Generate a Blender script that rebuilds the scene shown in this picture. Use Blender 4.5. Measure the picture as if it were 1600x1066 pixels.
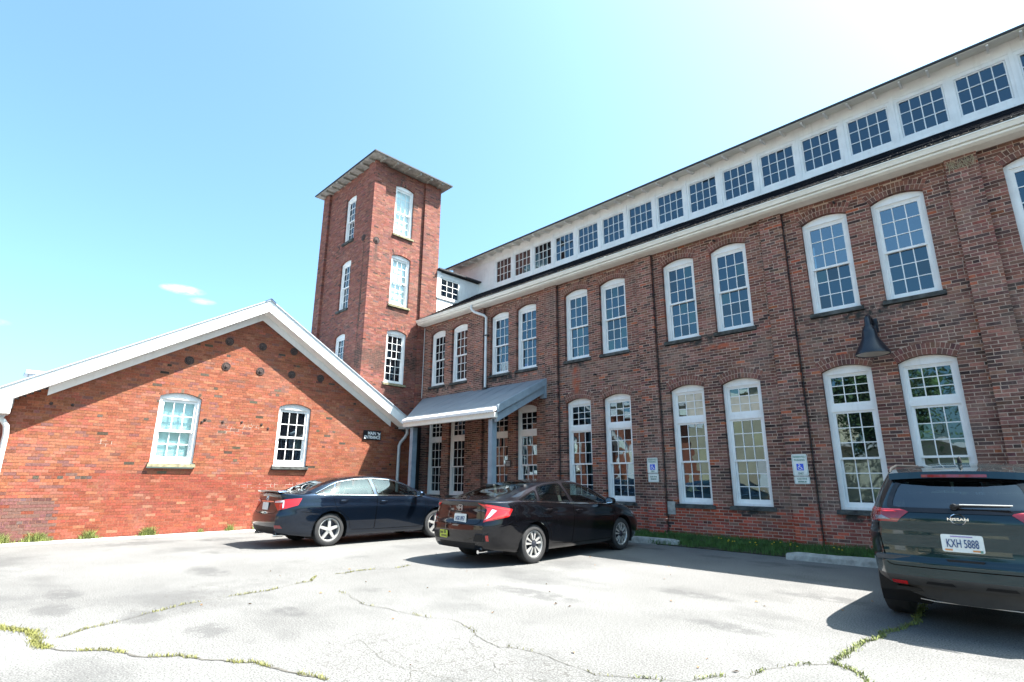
import bpy, math, random
import numpy as np
from mathutils import Vector, Matrix
from mathutils.bvhtree import BVHTree

for o in list(bpy.data.objects):
    bpy.data.objects.remove(o)
S = bpy.context.scene
COL = S.collection
R = math.radians
rng = random.Random(7)
nrg = np.random.default_rng(7)

# ---------------------------------------------------------------- camera
CAM_P = np.array([0.0, -12.0, 1.3804])
CAM_R = np.array([0.70697312, 0.70722362, 0.00487367])
CAM_U = np.array([0.1724315, -0.17904539, 0.96861247])
CAM_F = np.array([-0.68589823, 0.68394261, 0.24852791])
FPX = 845.37
cam = bpy.data.cameras.new('camera')
cam.sensor_width = 36.0
cam.sensor_fit = 'HORIZONTAL'
cam.lens = FPX / 1600 * 36
cam.clip_end = 3000
camo = bpy.data.objects.new('camera', cam)
COL.objects.link(camo)
camo.matrix_world = Matrix(((CAM_R[0], CAM_U[0], -CAM_F[0], CAM_P[0]),
                            (CAM_R[1], CAM_U[1], -CAM_F[1], CAM_P[1]),
                            (CAM_R[2], CAM_U[2], -CAM_F[2], CAM_P[2]), (0, 0, 0, 1)))
S.camera = camo


def proj(P):
    d = np.asarray(P, float) - CAM_P
    z = d @ CAM_F
    return 800 + FPX * (d @ CAM_R) / z, 533 - FPX * (d @ CAM_U) / z, z


# ---------------------------------------------------------------- sky, sun, exposure
SUN_TO = np.array([0.42, 0.39, 1.0])
SUN_TO /= np.linalg.norm(SUN_TO)
SUN_EL = math.asin(SUN_TO[2])
SUN_AZ = math.atan2(SUN_TO[0], SUN_TO[1])          # clockwise from +Y
W = bpy.data.worlds.new('World')
S.world = W
W.use_nodes = True
nt = W.node_tree
nt.nodes.clear()
wo = nt.nodes.new('ShaderNodeOutputWorld')
bg = nt.nodes.new('ShaderNodeBackground')
bg.inputs['Strength'].default_value = 0.085
sky = nt.nodes.new('ShaderNodeTexSky')
sky.sky_type = 'NISHITA'
sky.sun_disc = False
sky.sun_elevation = SUN_EL
sky.sun_rotation = SUN_AZ
sky.altitude = 100
sky.air_density = 1.0
sky.dust_density = 3.6
sky.ozone_density = 1.0
tc = nt.nodes.new('ShaderNodeTexCoord')


def wmath(op, a, b=None):
    n = nt.nodes.new('ShaderNodeMath')
    n.operation = op
    for i, v in enumerate((a, b)):
        if v is None:
            continue
        if isinstance(v, (int, float)):
            n.inputs[i].default_value = v
        else:
            nt.links.new(v, n.inputs[i])
    return n.outputs[0]


def wdot(vec):
    n = nt.nodes.new('ShaderNodeVectorMath')
    n.operation = 'DOT_PRODUCT'
    nt.links.new(tc.outputs['Generated'], n.inputs[0])
    n.inputs[1].default_value = tuple(vec)
    return n.outputs['Value']


def pixdir(x, y):
    d = CAM_F + CAM_R * (x - 800) / FPX + CAM_U * (533 - y) / FPX
    return d / np.linalg.norm(d)


cn = nt.nodes.new('ShaderNodeTexNoise')
cn.inputs['Scale'].default_value = 38
cn.inputs['Detail'].default_value = 8
cn.inputs['Roughness'].default_value = .68
mp = nt.nodes.new('ShaderNodeMapping')
mp.inputs['Scale'].default_value = (1, 1, 3.2)
nt.links.new(tc.outputs['Generated'], mp.inputs['Vector'])
nt.links.new(mp.outputs['Vector'], cn.inputs['Vector'])
cloud = None
for (px, py, ra, rb, st) in ((286, 453, .034, .0085, .52), (316, 471, .022, .006, .26), (-4, 503, .016, .005, .18)):
    d0 = pixdir(px, py)
    tv = np.cross(d0, (0, 0, 1))
    tv /= np.linalg.norm(tv)
    uv = np.cross(tv, d0)
    a = wmath('DIVIDE', wdot(tv), ra)
    b = wmath('DIVIDE', wdot(uv), rb)
    q = wmath('ADD', wmath('MULTIPLY', a, a), wmath('MULTIPLY', b, b))
    front = wmath('GREATER_THAN', wdot(d0), 0.5)
    m = wmath('MULTIPLY', wmath('MAXIMUM', wmath('SUBTRACT', 1.0, q), 0.0), wmath('MULTIPLY', front, st * 1.5))
    cloud = m if cloud is None else wmath('MAXIMUM', cloud, m)
cl = wmath('MULTIPLY', cloud, wmath('MAXIMUM', wmath('SUBTRACT', wmath('MULTIPLY', cn.outputs['Fac'], 3.0), 1.05), 0.0))
clc = nt.nodes.new('ShaderNodeClamp')
nt.links.new(cl, clc.inputs['Value'])
mx = nt.nodes.new('ShaderNodeMix')
mx.data_type = 'RGBA'
nt.links.new(clc.outputs[0], mx.inputs[0])
hue = nt.nodes.new('ShaderNodeMix')
hue.data_type = 'RGBA'
hue.blend_type = 'MULTIPLY'
hue.inputs[0].default_value = 1.0
nt.links.new(sky.outputs['Color'], hue.inputs[6])
hue.inputs[7].default_value = (0.78, 1.06, 1.10, 1)
nt.links.new(hue.outputs[2], mx.inputs[6])
mx.inputs[7].default_value = (6.5, 6.6, 6.6, 1)
nt.links.new(mx.outputs[2], bg.inputs['Color'])
nt.links.new(bg.outputs['Background'], wo.inputs['Surface'])

sd = bpy.data.lights.new('sun', 'SUN')
sd.energy = 5.0
sd.angle = R(0.5)
sd.color = (1.0, 0.955, 0.89)
so = bpy.data.objects.new('sun', sd)
COL.objects.link(so)
so.location = tuple(SUN_TO * 60)
so.rotation_euler = Vector(tuple(SUN_TO)).to_track_quat('Z', 'Y').to_euler()

S.view_settings.view_transform = 'Standard'
S.view_settings.look = 'None'
S.view_settings.gamma = 1
S.view_settings.use_curve_mapping = False
S.view_settings.exposure = 2.2
S.cycles.use_denoising = True
S.cycles.max_bounces = 6
S.cycles.transparent_max_bounces = 12
S.cycles.caustics_reflective = False
S.cycles.caustics_refractive = False


# ---------------------------------------------------------------- materials
def newmat(name):
    m = bpy.data.materials.new(name)
    m.use_nodes = True
    t = m.node_tree
    return m, t, t.nodes['Principled BSDF']


def nd(t, typ, **kw):
    n = t.nodes.new(typ)
    for k, v in kw.items():
        if hasattr(n, k):
            setattr(n, k, v)
        else:
            n.inputs[k.replace('_', ' ')].default_value = v
    return n


def pos(t, scale=None):
    g = t.nodes.new('ShaderNodeNewGeometry')
    if scale is None:
        return g.outputs['Position']
    m = t.nodes.new('ShaderNodeMapping')
    m.inputs['Scale'].default_value = scale
    t.links.new(g.outputs['Position'], m.inputs['Vector'])
    return m.outputs['Vector']


def noise(t, scale, detail=3, vec=None, rough=.55):
    n = nd(t, 'ShaderNodeTexNoise', Scale=scale, Detail=detail, Roughness=rough)
    t.links.new(vec if vec is not None else pos(t), n.inputs['Vector'])
    return n.outputs['Fac']


def ramp(t, fac, stops):
    r = t.nodes.new('ShaderNodeValToRGB')
    while len(r.color_ramp.elements) < len(stops):
        r.color_ramp.elements.new(0.5)
    for e, (p, c) in zip(r.color_ramp.elements, stops):
        e.position = p
        e.color = (c, c, c, 1) if isinstance(c, (int, float)) else (*c, 1)
    t.links.new(fac, r.inputs['Fac'])
    return r.outputs['Color']


def mix(t, fac, a, b, mode='MIX'):
    n = t.nodes.new('ShaderNodeMix')
    n.data_type = 'RGBA'
    n.blend_type = mode
    for i, v in ((0, fac), (6, a), (7, b)):
        if isinstance(v, (int, float)):
            n.inputs[i].default_value = v if i == 0 else (v, v, v, 1)
        elif isinstance(v, tuple):
            n.inputs[i].default_value = (*v, 1)
        else:
            t.links.new(v, n.inputs[i])
    return n.outputs[2]


def bump(t, bsdf, fac, strength=.3, dist=.01):
    b = t.nodes.new('ShaderNodeBump')
    b.inputs['Strength'].default_value = strength
    b.inputs['Distance'].default_value = dist
    t.links.new(fac, b.inputs['Height'])
    t.links.new(b.outputs['Normal'], bsdf.inputs['Normal'])


def simple(name, col, rough=.6, metal=0, var=.15, scale=6, bmp=0, bscale=60, coat=0, ior=None, spec=None):
    m, t, b = newmat(name)
    b.inputs['Roughness'].default_value = rough
    b.inputs['Metallic'].default_value = metal
    if coat:
        b.inputs['Coat Weight'].default_value = coat
        b.inputs['Coat Roughness'].default_value = .02
    if ior:
        b.inputs['IOR'].default_value = ior
    if spec is not None:
        b.inputs['Specular IOR Level'].default_value = spec
    if var:
        lo = tuple(c * (1 - var) for c in col)
        hi = tuple(min(1, c * (1 + var)) for c in col)
        t.links.new(ramp(t, noise(t, scale, 5), [(.3, lo), (.7, hi)]), b.inputs['Base Color'])
    else:
        b.inputs['Base Color'].default_value = (*col, 1)
    if bmp:
        bump(t, b, noise(t, bscale, 4), bmp)
    return m


def brick_mat(name, bloom=.5, stain=.5, bloomcol=(.34, .25, .21)):
    m, t, b = newmat(name)
    at = t.nodes.new('ShaderNodeAttribute')
    at.attribute_name = 'bc'
    c = at.outputs['Color']
    f = ramp(t, noise(t, 26, 5), [(.25, .6), (.75, 1.25)])
    c = mix(t, 1.0, c, f, 'MULTIPLY')
    # pale lime bloom and dark soot in patches of their own
    p = ramp(t, noise(t, .8, 6, rough=.65), [(.52, 0.0), (.70, bloom)])
    p2 = mix(t, 1.0, p, ramp(t, noise(t, 18, 4), [(.35, 0.1), (.65, 1.0)]), 'MULTIPLY')
    c = mix(t, p2, c, bloomcol)
    q = ramp(t, noise(t, .55, 5, pos(t, (1, 1, .45)), rough=.6), [(.57, 0.0), (.74, stain)])
    c = mix(t, q, c, (.055, .04, .036))
    t.links.new(c, b.inputs['Base Color'])
    b.inputs['Roughness'].default_value = .88
    b.inputs['Specular IOR Level'].default_value = .25
    bump(t, b, noise(t, 85, 5), .3, .004)
    return m


def mortar_mat(name, col):
    m, t, b = newmat(name)
    c = ramp(t, noise(t, 2.2, 6, rough=.65), [(.25, tuple(x * .62 for x in col)), (.7, tuple(x * 1.15 for x in col))])
    t.links.new(c, b.inputs['Base Color'])
    b.inputs['Roughness'].default_value = .95
    bump(t, b, noise(t, 90, 4), .4, .005)
    return m


def add_spots(m, lst, col, axis='Y', gain=2.2, ns=7, lo=.42, hi=.6):
    """stains with a shape of their own: ellipses (centre along axis, centre z, radii) broken up by noise"""
    t = m.node_tree
    b = t.nodes['Principled BSDF']
    src = b.inputs['Base Color'].links[0].from_socket
    g = t.nodes.new('ShaderNodeNewGeometry')
    sp = t.nodes.new('ShaderNodeSeparateXYZ')
    t.links.new(g.outputs['Position'], sp.inputs[0])

    def mm(op, a_, b_):
        n = nd(t, 'ShaderNodeMath', operation=op)
        for i, v in enumerate((a_, b_)):
            if isinstance(v, (int, float)):
                n.inputs[i].default_value = v
            else:
                t.links.new(v, n.inputs[i])
        return n.outputs[0]
    tot = None
    for (cy, cz, ry, rz_) in lst:
        u = mm('DIVIDE', mm('SUBTRACT', sp.outputs[axis], cy), ry)
        v = mm('DIVIDE', mm('SUBTRACT', sp.outputs['Z'], cz), rz_)
        q = mm('MAXIMUM', mm('SUBTRACT', 1.0, mm('ADD', mm('MULTIPLY', u, u), mm('MULTIPLY', v, v))), 0.0)
        tot = q if tot is None else mm('MAXIMUM', tot, q)
    f = mm('MINIMUM', mm('MULTIPLY', tot, mm('MULTIPLY', ramp(t, noise(t, ns, 5), [(lo, 0.0), (hi, 1.0)]), gain)), 1.0)
    t.links.new(mix(t, f, src, col), b.inputs['Base Color'])


def paint_mat(name, col, peel=.6):
    m, t, b = newmat(name)
    c = ramp(t, noise(t, 3.5, 6), [(.3, tuple(x * .9 for x in col)), (.65, col)])
    p = ramp(t, noise(t, 14, 8, pos(t, (1, 1, 1.6)), rough=.7), [(.66, 0.0), (.70, peel)])
    p = mix(t, 1.0, p, ramp(t, noise(t, 1.6, 3), [(.45, 0.0), (.6, 1.0)]), 'MULTIPLY')
    c = mix(t, p, c, (.27, .24, .2))
    s = ramp(t, noise(t, 5, 5, pos(t, (3, 3, .25))), [(.55, 0.0), (.8, .28)])
    c = mix(t, s, c, (.45, .43, .38))
    t.links.new(c, b.inputs['Base Color'])
    b.inputs['Roughness'].default_value = .5
    bump(t, b, noise(t, 30, 5), .12, .004)
    return m


def glass_mat(name, col=(.002, .003, .005), ior=2.1, wave=.10, tint=(.62, .85, 1)):
    m, t, b = newmat(name)
    b.inputs['Base Color'].default_value = (*col, 1)
    b.inputs['Roughness'].default_value = .015
    b.inputs['IOR'].default_value = ior
    b.inputs['Specular Tint'].default_value = (*tint, 1)
    bump(t, b, noise(t, 2.2, 2), wave, .012)
    return m


def clear_mat(name, tint=(.55, .62, .6), ior=1.55, gcol=(.8, .92, 1)):
    m, t, b = newmat(name)
    t.nodes.remove(b)
    tr = nd(t, 'ShaderNodeBsdfTransparent')
    tr.inputs['Color'].default_value = (*tint, 1)
    gl = nd(t, 'ShaderNodeBsdfGlossy')
    gl.inputs['Roughness'].default_value = .01
    gl.inputs['Color'].default_value = (*gcol, 1)
    lw = nd(t, 'ShaderNodeLayerWeight', Blend=.5)
    p5 = nd(t, 'ShaderNodeMath', operation='POWER')
    t.links.new(lw.outputs['Facing'], p5.inputs[0])
    p5.inputs[1].default_value = 4.0
    f0 = ((ior - 1) / (ior + 1)) ** 2 * 1.6
    mr = nd(t, 'ShaderNodeMapRange')
    mr.inputs['To Min'].default_value = f0
    mr.inputs['To Max'].default_value = .95
    t.links.new(p5.outputs[0], mr.inputs['Value'])
    ms = nd(t, 'ShaderNodeMixShader')
    t.links.new(mr.outputs[0], ms.inputs[0])
    t.links.new(tr.outputs[0], ms.inputs[1])
    t.links.new(gl.outputs[0], ms.inputs[2])
    t.links.new(ms.outputs[0], t.nodes['Material Output'].inputs['Surface'])
    return m


def carpaint(name, col, fl=.35):
    m, t, b = newmat(name)
    f = noise(t, 900, 1)
    c = mix(t, ramp(t, f, [(.45, 0.0), (.75, fl)]), tuple(col), tuple(min(1, x * 1.9 + .004) for x in col))
    dirt = ramp(t, noise(t, 3.0, 5), [(.5, 0.0), (.85, .05)])
    c = mix(t, dirt, c, (.10, .095, .085))
    t.links.new(c, b.inputs['Base Color'])
    b.inputs['Metallic'].default_value = .9
    b.inputs['Roughness'].default_value = .36
    b.inputs['Coat Weight'].default_value = 1
    b.inputs['Coat Roughness'].default_value = .015
    b.inputs['Coat IOR'].default_value = 1.5
    b.inputs['Specular IOR Level'].default_value = .15
    return m


M = {}
M['brick_main'] = brick_mat('weathered_brown_brick', .62, .45)
M['brick_gable'] = brick_mat('orange_red_brick', .22, .28)
M['brick_tower'] = brick_mat('red_tower_brick', .3, .4)
add_spots(M['brick_tower'], ((-17.37, 9.4, .12, 1.1), (-17.30, 7.5, .10, 2.2), (-17.2, 5.6, .5, .7)), (.05, .035, .03), 'X', 1.5, 6, .3, .6)
add_spots(M['brick_tower'], ((-2.40, 9.5, .12, .5), (-2.2, 5.6, .5, .35), (-1.3, 7.45, .6, .16), (-1.3, 4.5, .6, .16)), (.10, .055, .045), 'Y', 1.5, 6, .3, .6)
M['mortar_main'] = mortar_mat('grey_lime_mortar', (.46, .345, .275))
M['mortar_gable'] = mortar_mat('pink_mortar', (.255, .115, .072))
add_spots(M['mortar_gable'], ((-6.75, 2.70, .75, .16), (-6.3, 2.82, .35, .12), (-5.0, 1.18, 1.6, .10), (-9.6, 2.2, .3, .1)), (.62, .52, .44))
PALE = ((-9.4, 4.35, .9, .35), (-8.1, 4.4, .6, .3), (-7.95, 4.0, .3, .6), (-3.30, 4.3, .22, .9), (-3.05, 4.45, .5, .2), (-1.0, 4.45, .35, .35), (-4.15, 4.35, .3, .35), (-6.5, 4.2, .5, .5), (-11.4, 4.5, .8, .2), (-4.2, 1.0, .4, .4), (-.2, 3.6, .3, .8), (.4, 4.3, .5, .3), (-6.3, 5.6, .15, .9), (-3.3, 2.4, .16, 1.3))
for k_ in ('brick_main', 'mortar_main'):
    add_spots(M[k_], PALE, (.235, .165, .13), 'X', .95, 4.5, .40, .70)
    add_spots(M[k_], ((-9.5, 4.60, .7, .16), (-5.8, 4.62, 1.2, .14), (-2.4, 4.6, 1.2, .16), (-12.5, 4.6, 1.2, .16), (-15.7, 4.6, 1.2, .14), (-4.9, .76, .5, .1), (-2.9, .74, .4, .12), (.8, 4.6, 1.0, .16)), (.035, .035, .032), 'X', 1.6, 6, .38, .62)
    add_spots(M[k_], ((-9.45, 4.15, .16, .55), (-1.42, 4.33, .13, .045), (-5.2, 4.4, .5, .08)), (.36, .095, .05), 'X', 1.3, 6, .36, .62)
M['mortar_tower'] = mortar_mat('reddish_mortar', (.24, .125, .095))
M['white'] = paint_mat('old_white_paint', (.80, .80, .79))
M['white_clean'] = paint_mat('clean_white_paint', (.82, .82, .81), .0)
M['cream'] = paint_mat('cream_gutter_paint', (.78, .765, .70), .3)
M['tower_soffit'] = simple('weathered_grey_boards', (.29, .27, .24), .85, var=.35, scale=6)
M['pane'] = glass_mat('old_window_glass')
M['pane_b'] = glass_mat('old_window_glass_duller', (.006, .008, .009), 1.9, .22, (.7, .88, 1))
M['pane_c'] = glass_mat('old_window_glass_greener', (.004, .008, .007), 2.15, .16, (.66, .92, .95))
M['pane_see'] = clear_mat('dark_see_through_glass', (.30, .36, .38), 2.2)
M['pane_clear'] = clear_mat('clear_window_glass', (.86, .95, .96))
M['stone'] = simple('dark_sill_stone', (.055, .058, .055), .9, var=.75, scale=7, bmp=.6)
M['stone_y'] = simple('lichened_sill_stone', (.20, .18, .11), .9, var=.5, scale=9, bmp=.6)
M['shingle'] = simple('dark_asphalt_shingle', (.0065, .0078, .0115), .95, var=.4, scale=14, bmp=.6, bscale=40, spec=.1)
M['roof_edge'] = simple('black_roof_edge', (.02, .02, .024), .7)
M['metal_roof'] = simple('pale_blue_metal_roof', (.50, .55, .60), .4, .3, var=.08, scale=2)
M['membrane'] = simple('grey_roof_membrane', (.20, .225, .25), .55, var=.1, scale=1.6, bmp=.08, bscale=8)
M['post'] = simple('blue_grey_painted_wood', (.23, .29, .345), .55, var=.14, scale=5)
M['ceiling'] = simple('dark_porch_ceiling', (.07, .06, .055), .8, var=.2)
M['soffit'] = simple('grey_soffit', (.5, .5, .48), .7, var=.1)
M['iron'] = simple('black_iron', (.018, .018, .02), .5, var=.3)
M['rust'] = simple('rusty_iron', (.05, .03, .026), .8, var=.5, scale=20)
M['lampblue'] = simple('dark_navy_enamel', (.006, .009, .016), .4, var=.1, coat=.2)
M['lens'] = simple('frosted_lens', (.6, .58, .52), .4, var=.1)
M['concrete'] = simple('rough_concrete', (.33, .325, .30), .95, var=.3, scale=9, bmp=.7, bscale=35)
M['dark'] = simple('unlit_interior', (.012, .012, .013), .9, var=0)
M['door'] = simple('dark_entry_door', (.02, .02, .022), .4, var=.2)
M['pvc'] = simple('white_downpipe', (.60, .61, .61), .45, var=.12)
M['pipegrey'] = simple('blue_grey_downpipe', (.42, .46, .49), .4, .2, var=.08)
M['blind'] = simple('pale_blind', (.74, .82, .82), .7, var=.12, scale=9)
M['paper'] = simple('cream_covered_pane', (.48, .42, .32), .35, var=.2, scale=6, coat=.5)
M['signblack'] = simple('sign_black', (.012, .012, .016), .4, var=.1)
M['signwhite'] = simple('sign_white', (.66, .69, .66), .45, var=.08)
M['signgreen'] = simple('sign_green', (.10, .24, .19), .5, var=.2)
M['signblue'] = simple('sign_blue', (.01, .08, .60), .4, var=.05)
M['letterwhite'] = simple('letter_white', (.82, .82, .82), .5, var=0)
M['letterblue'] = simple('letter_navy', (.02, .06, .17), .5, var=0)
M['rubber'] = simple('tyre_rubber', (.022, .022, .023), .75, var=.25, scale=10, bmp=.2)
M['alloy'] = simple('silver_alloy', (.50, .49, .47), .35, .5, var=.06)
M['alloydark'] = simple('dark_alloy', (.05, .055, .07), .35, .5, var=.1)
M['chrome'] = simple('chrome', (.8, .8, .8), .08, 1, var=0)
M['blackplastic'] = simple('black_plastic', (.011, .011, .012), .55, var=.15, scale=8, spec=.25)
M['gap'] = simple('open_panel_gap', (.003, .003, .003), .9, var=0, spec=0)
M['glassblack'] = simple('black_glass_border', (.004, .004, .005), .12, var=0)
M['greyplastic'] = simple('charcoal_plastic', (.032, .032, .032), .65, var=.15, scale=8, bmp=.1, bscale=300)
M['red'] = simple('red_lens', (.42, .008, .008), .12, var=.12, scale=30, coat=1)
M['darkred'] = simple('dark_red_lens', (.22, .008, .014), .1, var=.15, scale=30, coat=1)
M['clearlens'] = simple('clear_lamp_lens', (.62, .62, .66), .1, .2, var=.25, scale=60, coat=1)
M['brightred'] = simple('bright_red_lens', (.75, .03, .02), .15, var=.1, scale=40, coat=1)
M['greylens'] = simple('smoked_lens', (.20, .20, .23), .1, .2, var=.25, scale=60, coat=1)
M['dimamber'] = simple('smoked_amber_lens', (.22, .06, .04), .12, var=.2, scale=60, coat=1)
M['amber'] = simple('amber_lens', (.75, .16, .02), .15, var=0, coat=1)
M['carglass'] = clear_mat('car_glass', (.60, .70, .66), 1.6)
M['carglassdark'] = clear_mat('tinted_car_glass', (.10, .12, .13), 1.7)
M['seat'] = simple('dark_seat_cloth', (.055, .057, .06), .8, var=.2)
M['plateyellow'] = simple('yellow_green_sticker', (.50, .56, .06), .5, var=.2, scale=60)
M['camry'] = carpaint('dark_navy_paint', (.007, .0145, .030))
M['civic'] = carpaint('near_black_paint', (.008, .0075, .011))
M['suv'] = carpaint('deep_teal_paint', (.005, .021, .028))


# ---------------------------------------------------------------- mesh helpers
def link(o, parent=None, kind=None):
    COL.objects.link(o)
    if parent is not None:
        o.parent = parent
    if kind:
        o['kind'] = kind
    return o


def thing(name, label, cat, loc=(0, 0, 0), rz=0, group=None):
    o = bpy.data.objects.new(name, None)
    o.empty_display_size = .3
    o.location = loc
    o.rotation_euler = (0, 0, rz)
    COL.objects.link(o)
    o['label'] = label
    o['category'] = cat
    if group:
        o['group'] = group
    return o


def tag(o, label, cat, group=None):
    o['label'] = label
    o['category'] = cat
    if group:
        o['group'] = group
    return o


def fastmesh(name, verts, faces_flat, sizes, cols=None, smooth=False):
    me = bpy.data.meshes.new(name)
    verts = np.ascontiguousarray(verts, dtype=np.float32)
    faces_flat = np.ascontiguousarray(faces_flat, dtype=np.int32)
    sizes = np.ascontiguousarray(sizes, dtype=np.int32)
    me.vertices.add(len(verts))
    me.vertices.foreach_set('co', verts.ravel())
    me.loops.add(len(faces_flat))
    me.loops.foreach_set('vertex_index', faces_flat)
    me.polygons.add(len(sizes))
    st = np.zeros(len(sizes), np.int32)
    st[1:] = np.cumsum(sizes)[:-1]
    me.polygons.foreach_set('loop_start', st)
    me.polygons.foreach_set('loop_total', sizes)
    me.update(calc_edges=True)
    me.validate()
    if cols is not None:
        a = me.attributes.new('bc', 'FLOAT_COLOR', 'CORNER')
        c = np.repeat(np.asarray(cols, np.float32), sizes, axis=0)
        c4 = np.ones((len(c), 4), np.float32)
        c4[:, :3] = c
        a.data.foreach_set('color', c4.ravel())
    me.polygons.foreach_set('use_smooth', np.full(len(sizes), bool(smooth)))
    return me


class MB:
    """collects polygons that become one mesh"""

    def __init__(s):
        s.v = []
        s.f = []

    def poly(s, pts):
        i = len(s.v)
        s.v.extend([tuple(p) for p in pts])
        s.f.append(tuple(range(i, i + len(pts))))
        return s

    def hexa(s, p):
        """8 points: bottom ring 0-3 counter-clockwise from above, top ring 4-7"""
        i = len(s.v)
        s.v.extend([tuple(q) for q in p])
        for f in ((3, 2, 1, 0), (4, 5, 6, 7), (0, 1, 5, 4), (1, 2, 6, 5), (2, 3, 7, 6), (3, 0, 4, 7)):
            s.f.append(tuple(i + k for k in f))
        return s

    def box(s, x0, x1, y0, y1, z0, z1):
        return s.hexa([(x0, y0, z0), (x1, y0, z0), (x1, y1, z0), (x0, y1, z0),
                       (x0, y0, z1), (x1, y0, z1), (x1, y1, z1), (x0, y1, z1)])

    def prism(s, pts, vec):
        """extrude the planar polygon pts by vec"""
        n = len(pts)
        i = len(s.v)
        v = np.array(vec, float)
        s.v.extend([tuple(p) for p in pts])
        s.v.extend([tuple(np.array(p, float) + v) for p in pts])
        s.f.append(tuple(i + k for k in reversed(range(n))))
        s.f.append(tuple(i + n + k for k in range(n)))
        for k in range(n):
            s.f.append((i + k, i + (k + 1) % n, i + n + (k + 1) % n, i + n + k))
        return s

    def beam(s, a, b, w, h, up=(0, 0, 1)):
        a = np.array(a, float)
        b = np.array(b, float)
        d = b - a
        d /= np.linalg.norm(d)
        side = np.cross(d, up)
        side /= np.linalg.norm(side)
        u = np.cross(side, d)
        q = []
        for e in (a, b):
            for sx, sy in ((-1, -1), (1, -1), (1, 1), (-1, 1)):
                q.append(e + side * sx * w / 2 + u * sy * h / 2)
        i = len(s.v)
        s.v.extend([tuple(p) for p in q])
        for f in ((0, 1, 2, 3), (7, 6, 5, 4), (0, 4, 5, 1), (1, 5, 6, 2), (2, 6, 7, 3), (3, 7, 4, 0)):
            s.f.append(tuple(i + k for k in f))
        return s

    def tube(s, path, r, n=10):
        path = [np.array(p, float) for p in path]
        rings = []
        ref = None
        for k, p in enumerate(path):
            d = path[min(k + 1, len(path) - 1)] - path[max(k - 1, 0)]
            d /= np.linalg.norm(d)
            if ref is None:
                ref = np.cross(d, (0.3, 0.2, 1.0))
                if np.linalg.norm(ref) < .05:
                    ref = np.cross(d, (1.0, 0, 0))
            ref = ref - d * (ref @ d)
            ref /= np.linalg.norm(ref)
            b = np.cross(d, ref)
            rr = r[k] if isinstance(r, (list, tuple)) else r
            i = len(s.v)
            for j in range(n):
                a = 2 * math.pi * j / n
                s.v.append(tuple(p + (ref * math.cos(a) + b * math.sin(a)) * rr))
            rings.append(i)
        for a, b in zip(rings, rings[1:]):
            for j in range(n):
                s.f.append((a + j, a + (j + 1) % n, b + (j + 1) % n, b + j))
        s.f.append(tuple(rings[0] + j for j in reversed(range(n))))
        s.f.append(tuple(rings[-1] + j for j in range(n)))
        return s

    def lathe(s, prof, n=24, axis='z', center=(0, 0, 0)):
        """prof: (radius, height) pairs"""
        i0 = len(s.v)
        c = np.array(center, float)
        for (r_, h_) in prof:
            for j in range(n):
                a = 2 * math.pi * j / n
                p = {'z': (r_ * math.cos(a), r_ * math.sin(a), h_),
                     'y': (r_ * math.cos(a), h_, r_ * math.sin(a)),
                     'x': (h_, r_ * math.cos(a), r_ * math.sin(a))}[axis]
                s.v.append(tuple(c + p))
        for k in range(len(prof) - 1):
            for j in range(n):
                a = i0 + k * n + j
                b = i0 + k * n + (j + 1) % n
                s.f.append((a, b, b + n, a + n))
        return s

    def mesh(s, name, smooth=False):
        me = bpy.data.meshes.new(name)
        me.from_pydata(s.v, [], s.f)
        me.validate()
        if smooth:
            me.polygons.foreach_set('use_smooth', np.ones(len(me.polygons), bool))
            try:
                me.set_sharp_from_angle(angle=R(38))
            except Exception:
                pass
        return me

    def build(s, name, mat, parent=None, kind=None, smooth=False):
        me = s.mesh(name, smooth)
        me.materials.append(mat)
        return link(bpy.data.objects.new(name, me), parent, kind)


def text_obj(body, size, mat, parent, name='lettering', width=None, offset=0.0):
    """flat lettering: mesh from the built-in font, centred on its origin, facing local -Y"""
    cu = bpy.data.curves.new(name, 'FONT')
    cu.body = body
    cu.size = size
    cu.align_x = 'CENTER'
    cu.align_y = 'CENTER'
    cu.extrude = .0015
    cu.offset = offset
    tmp = bpy.data.objects.new('tmp_text', cu)
    COL.objects.link(tmp)
    dg = bpy.context.evaluated_depsgraph_get()
    me = bpy.data.meshes.new_from_object(tmp.evaluated_get(dg))
    bpy.data.objects.remove(tmp)
    xs = [v.co.x for v in me.vertices]
    k = 1.0
    if width and xs:
        k = width / (max(xs) - min(xs))
    for v in me.vertices:
        v.co = Vector((v.co.x * k, -v.co.z, v.co.y))
    me.name = name
    me.materials.clear()
    me.materials.append(mat)
    return link(bpy.data.objects.new(name, me), parent)


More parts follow.
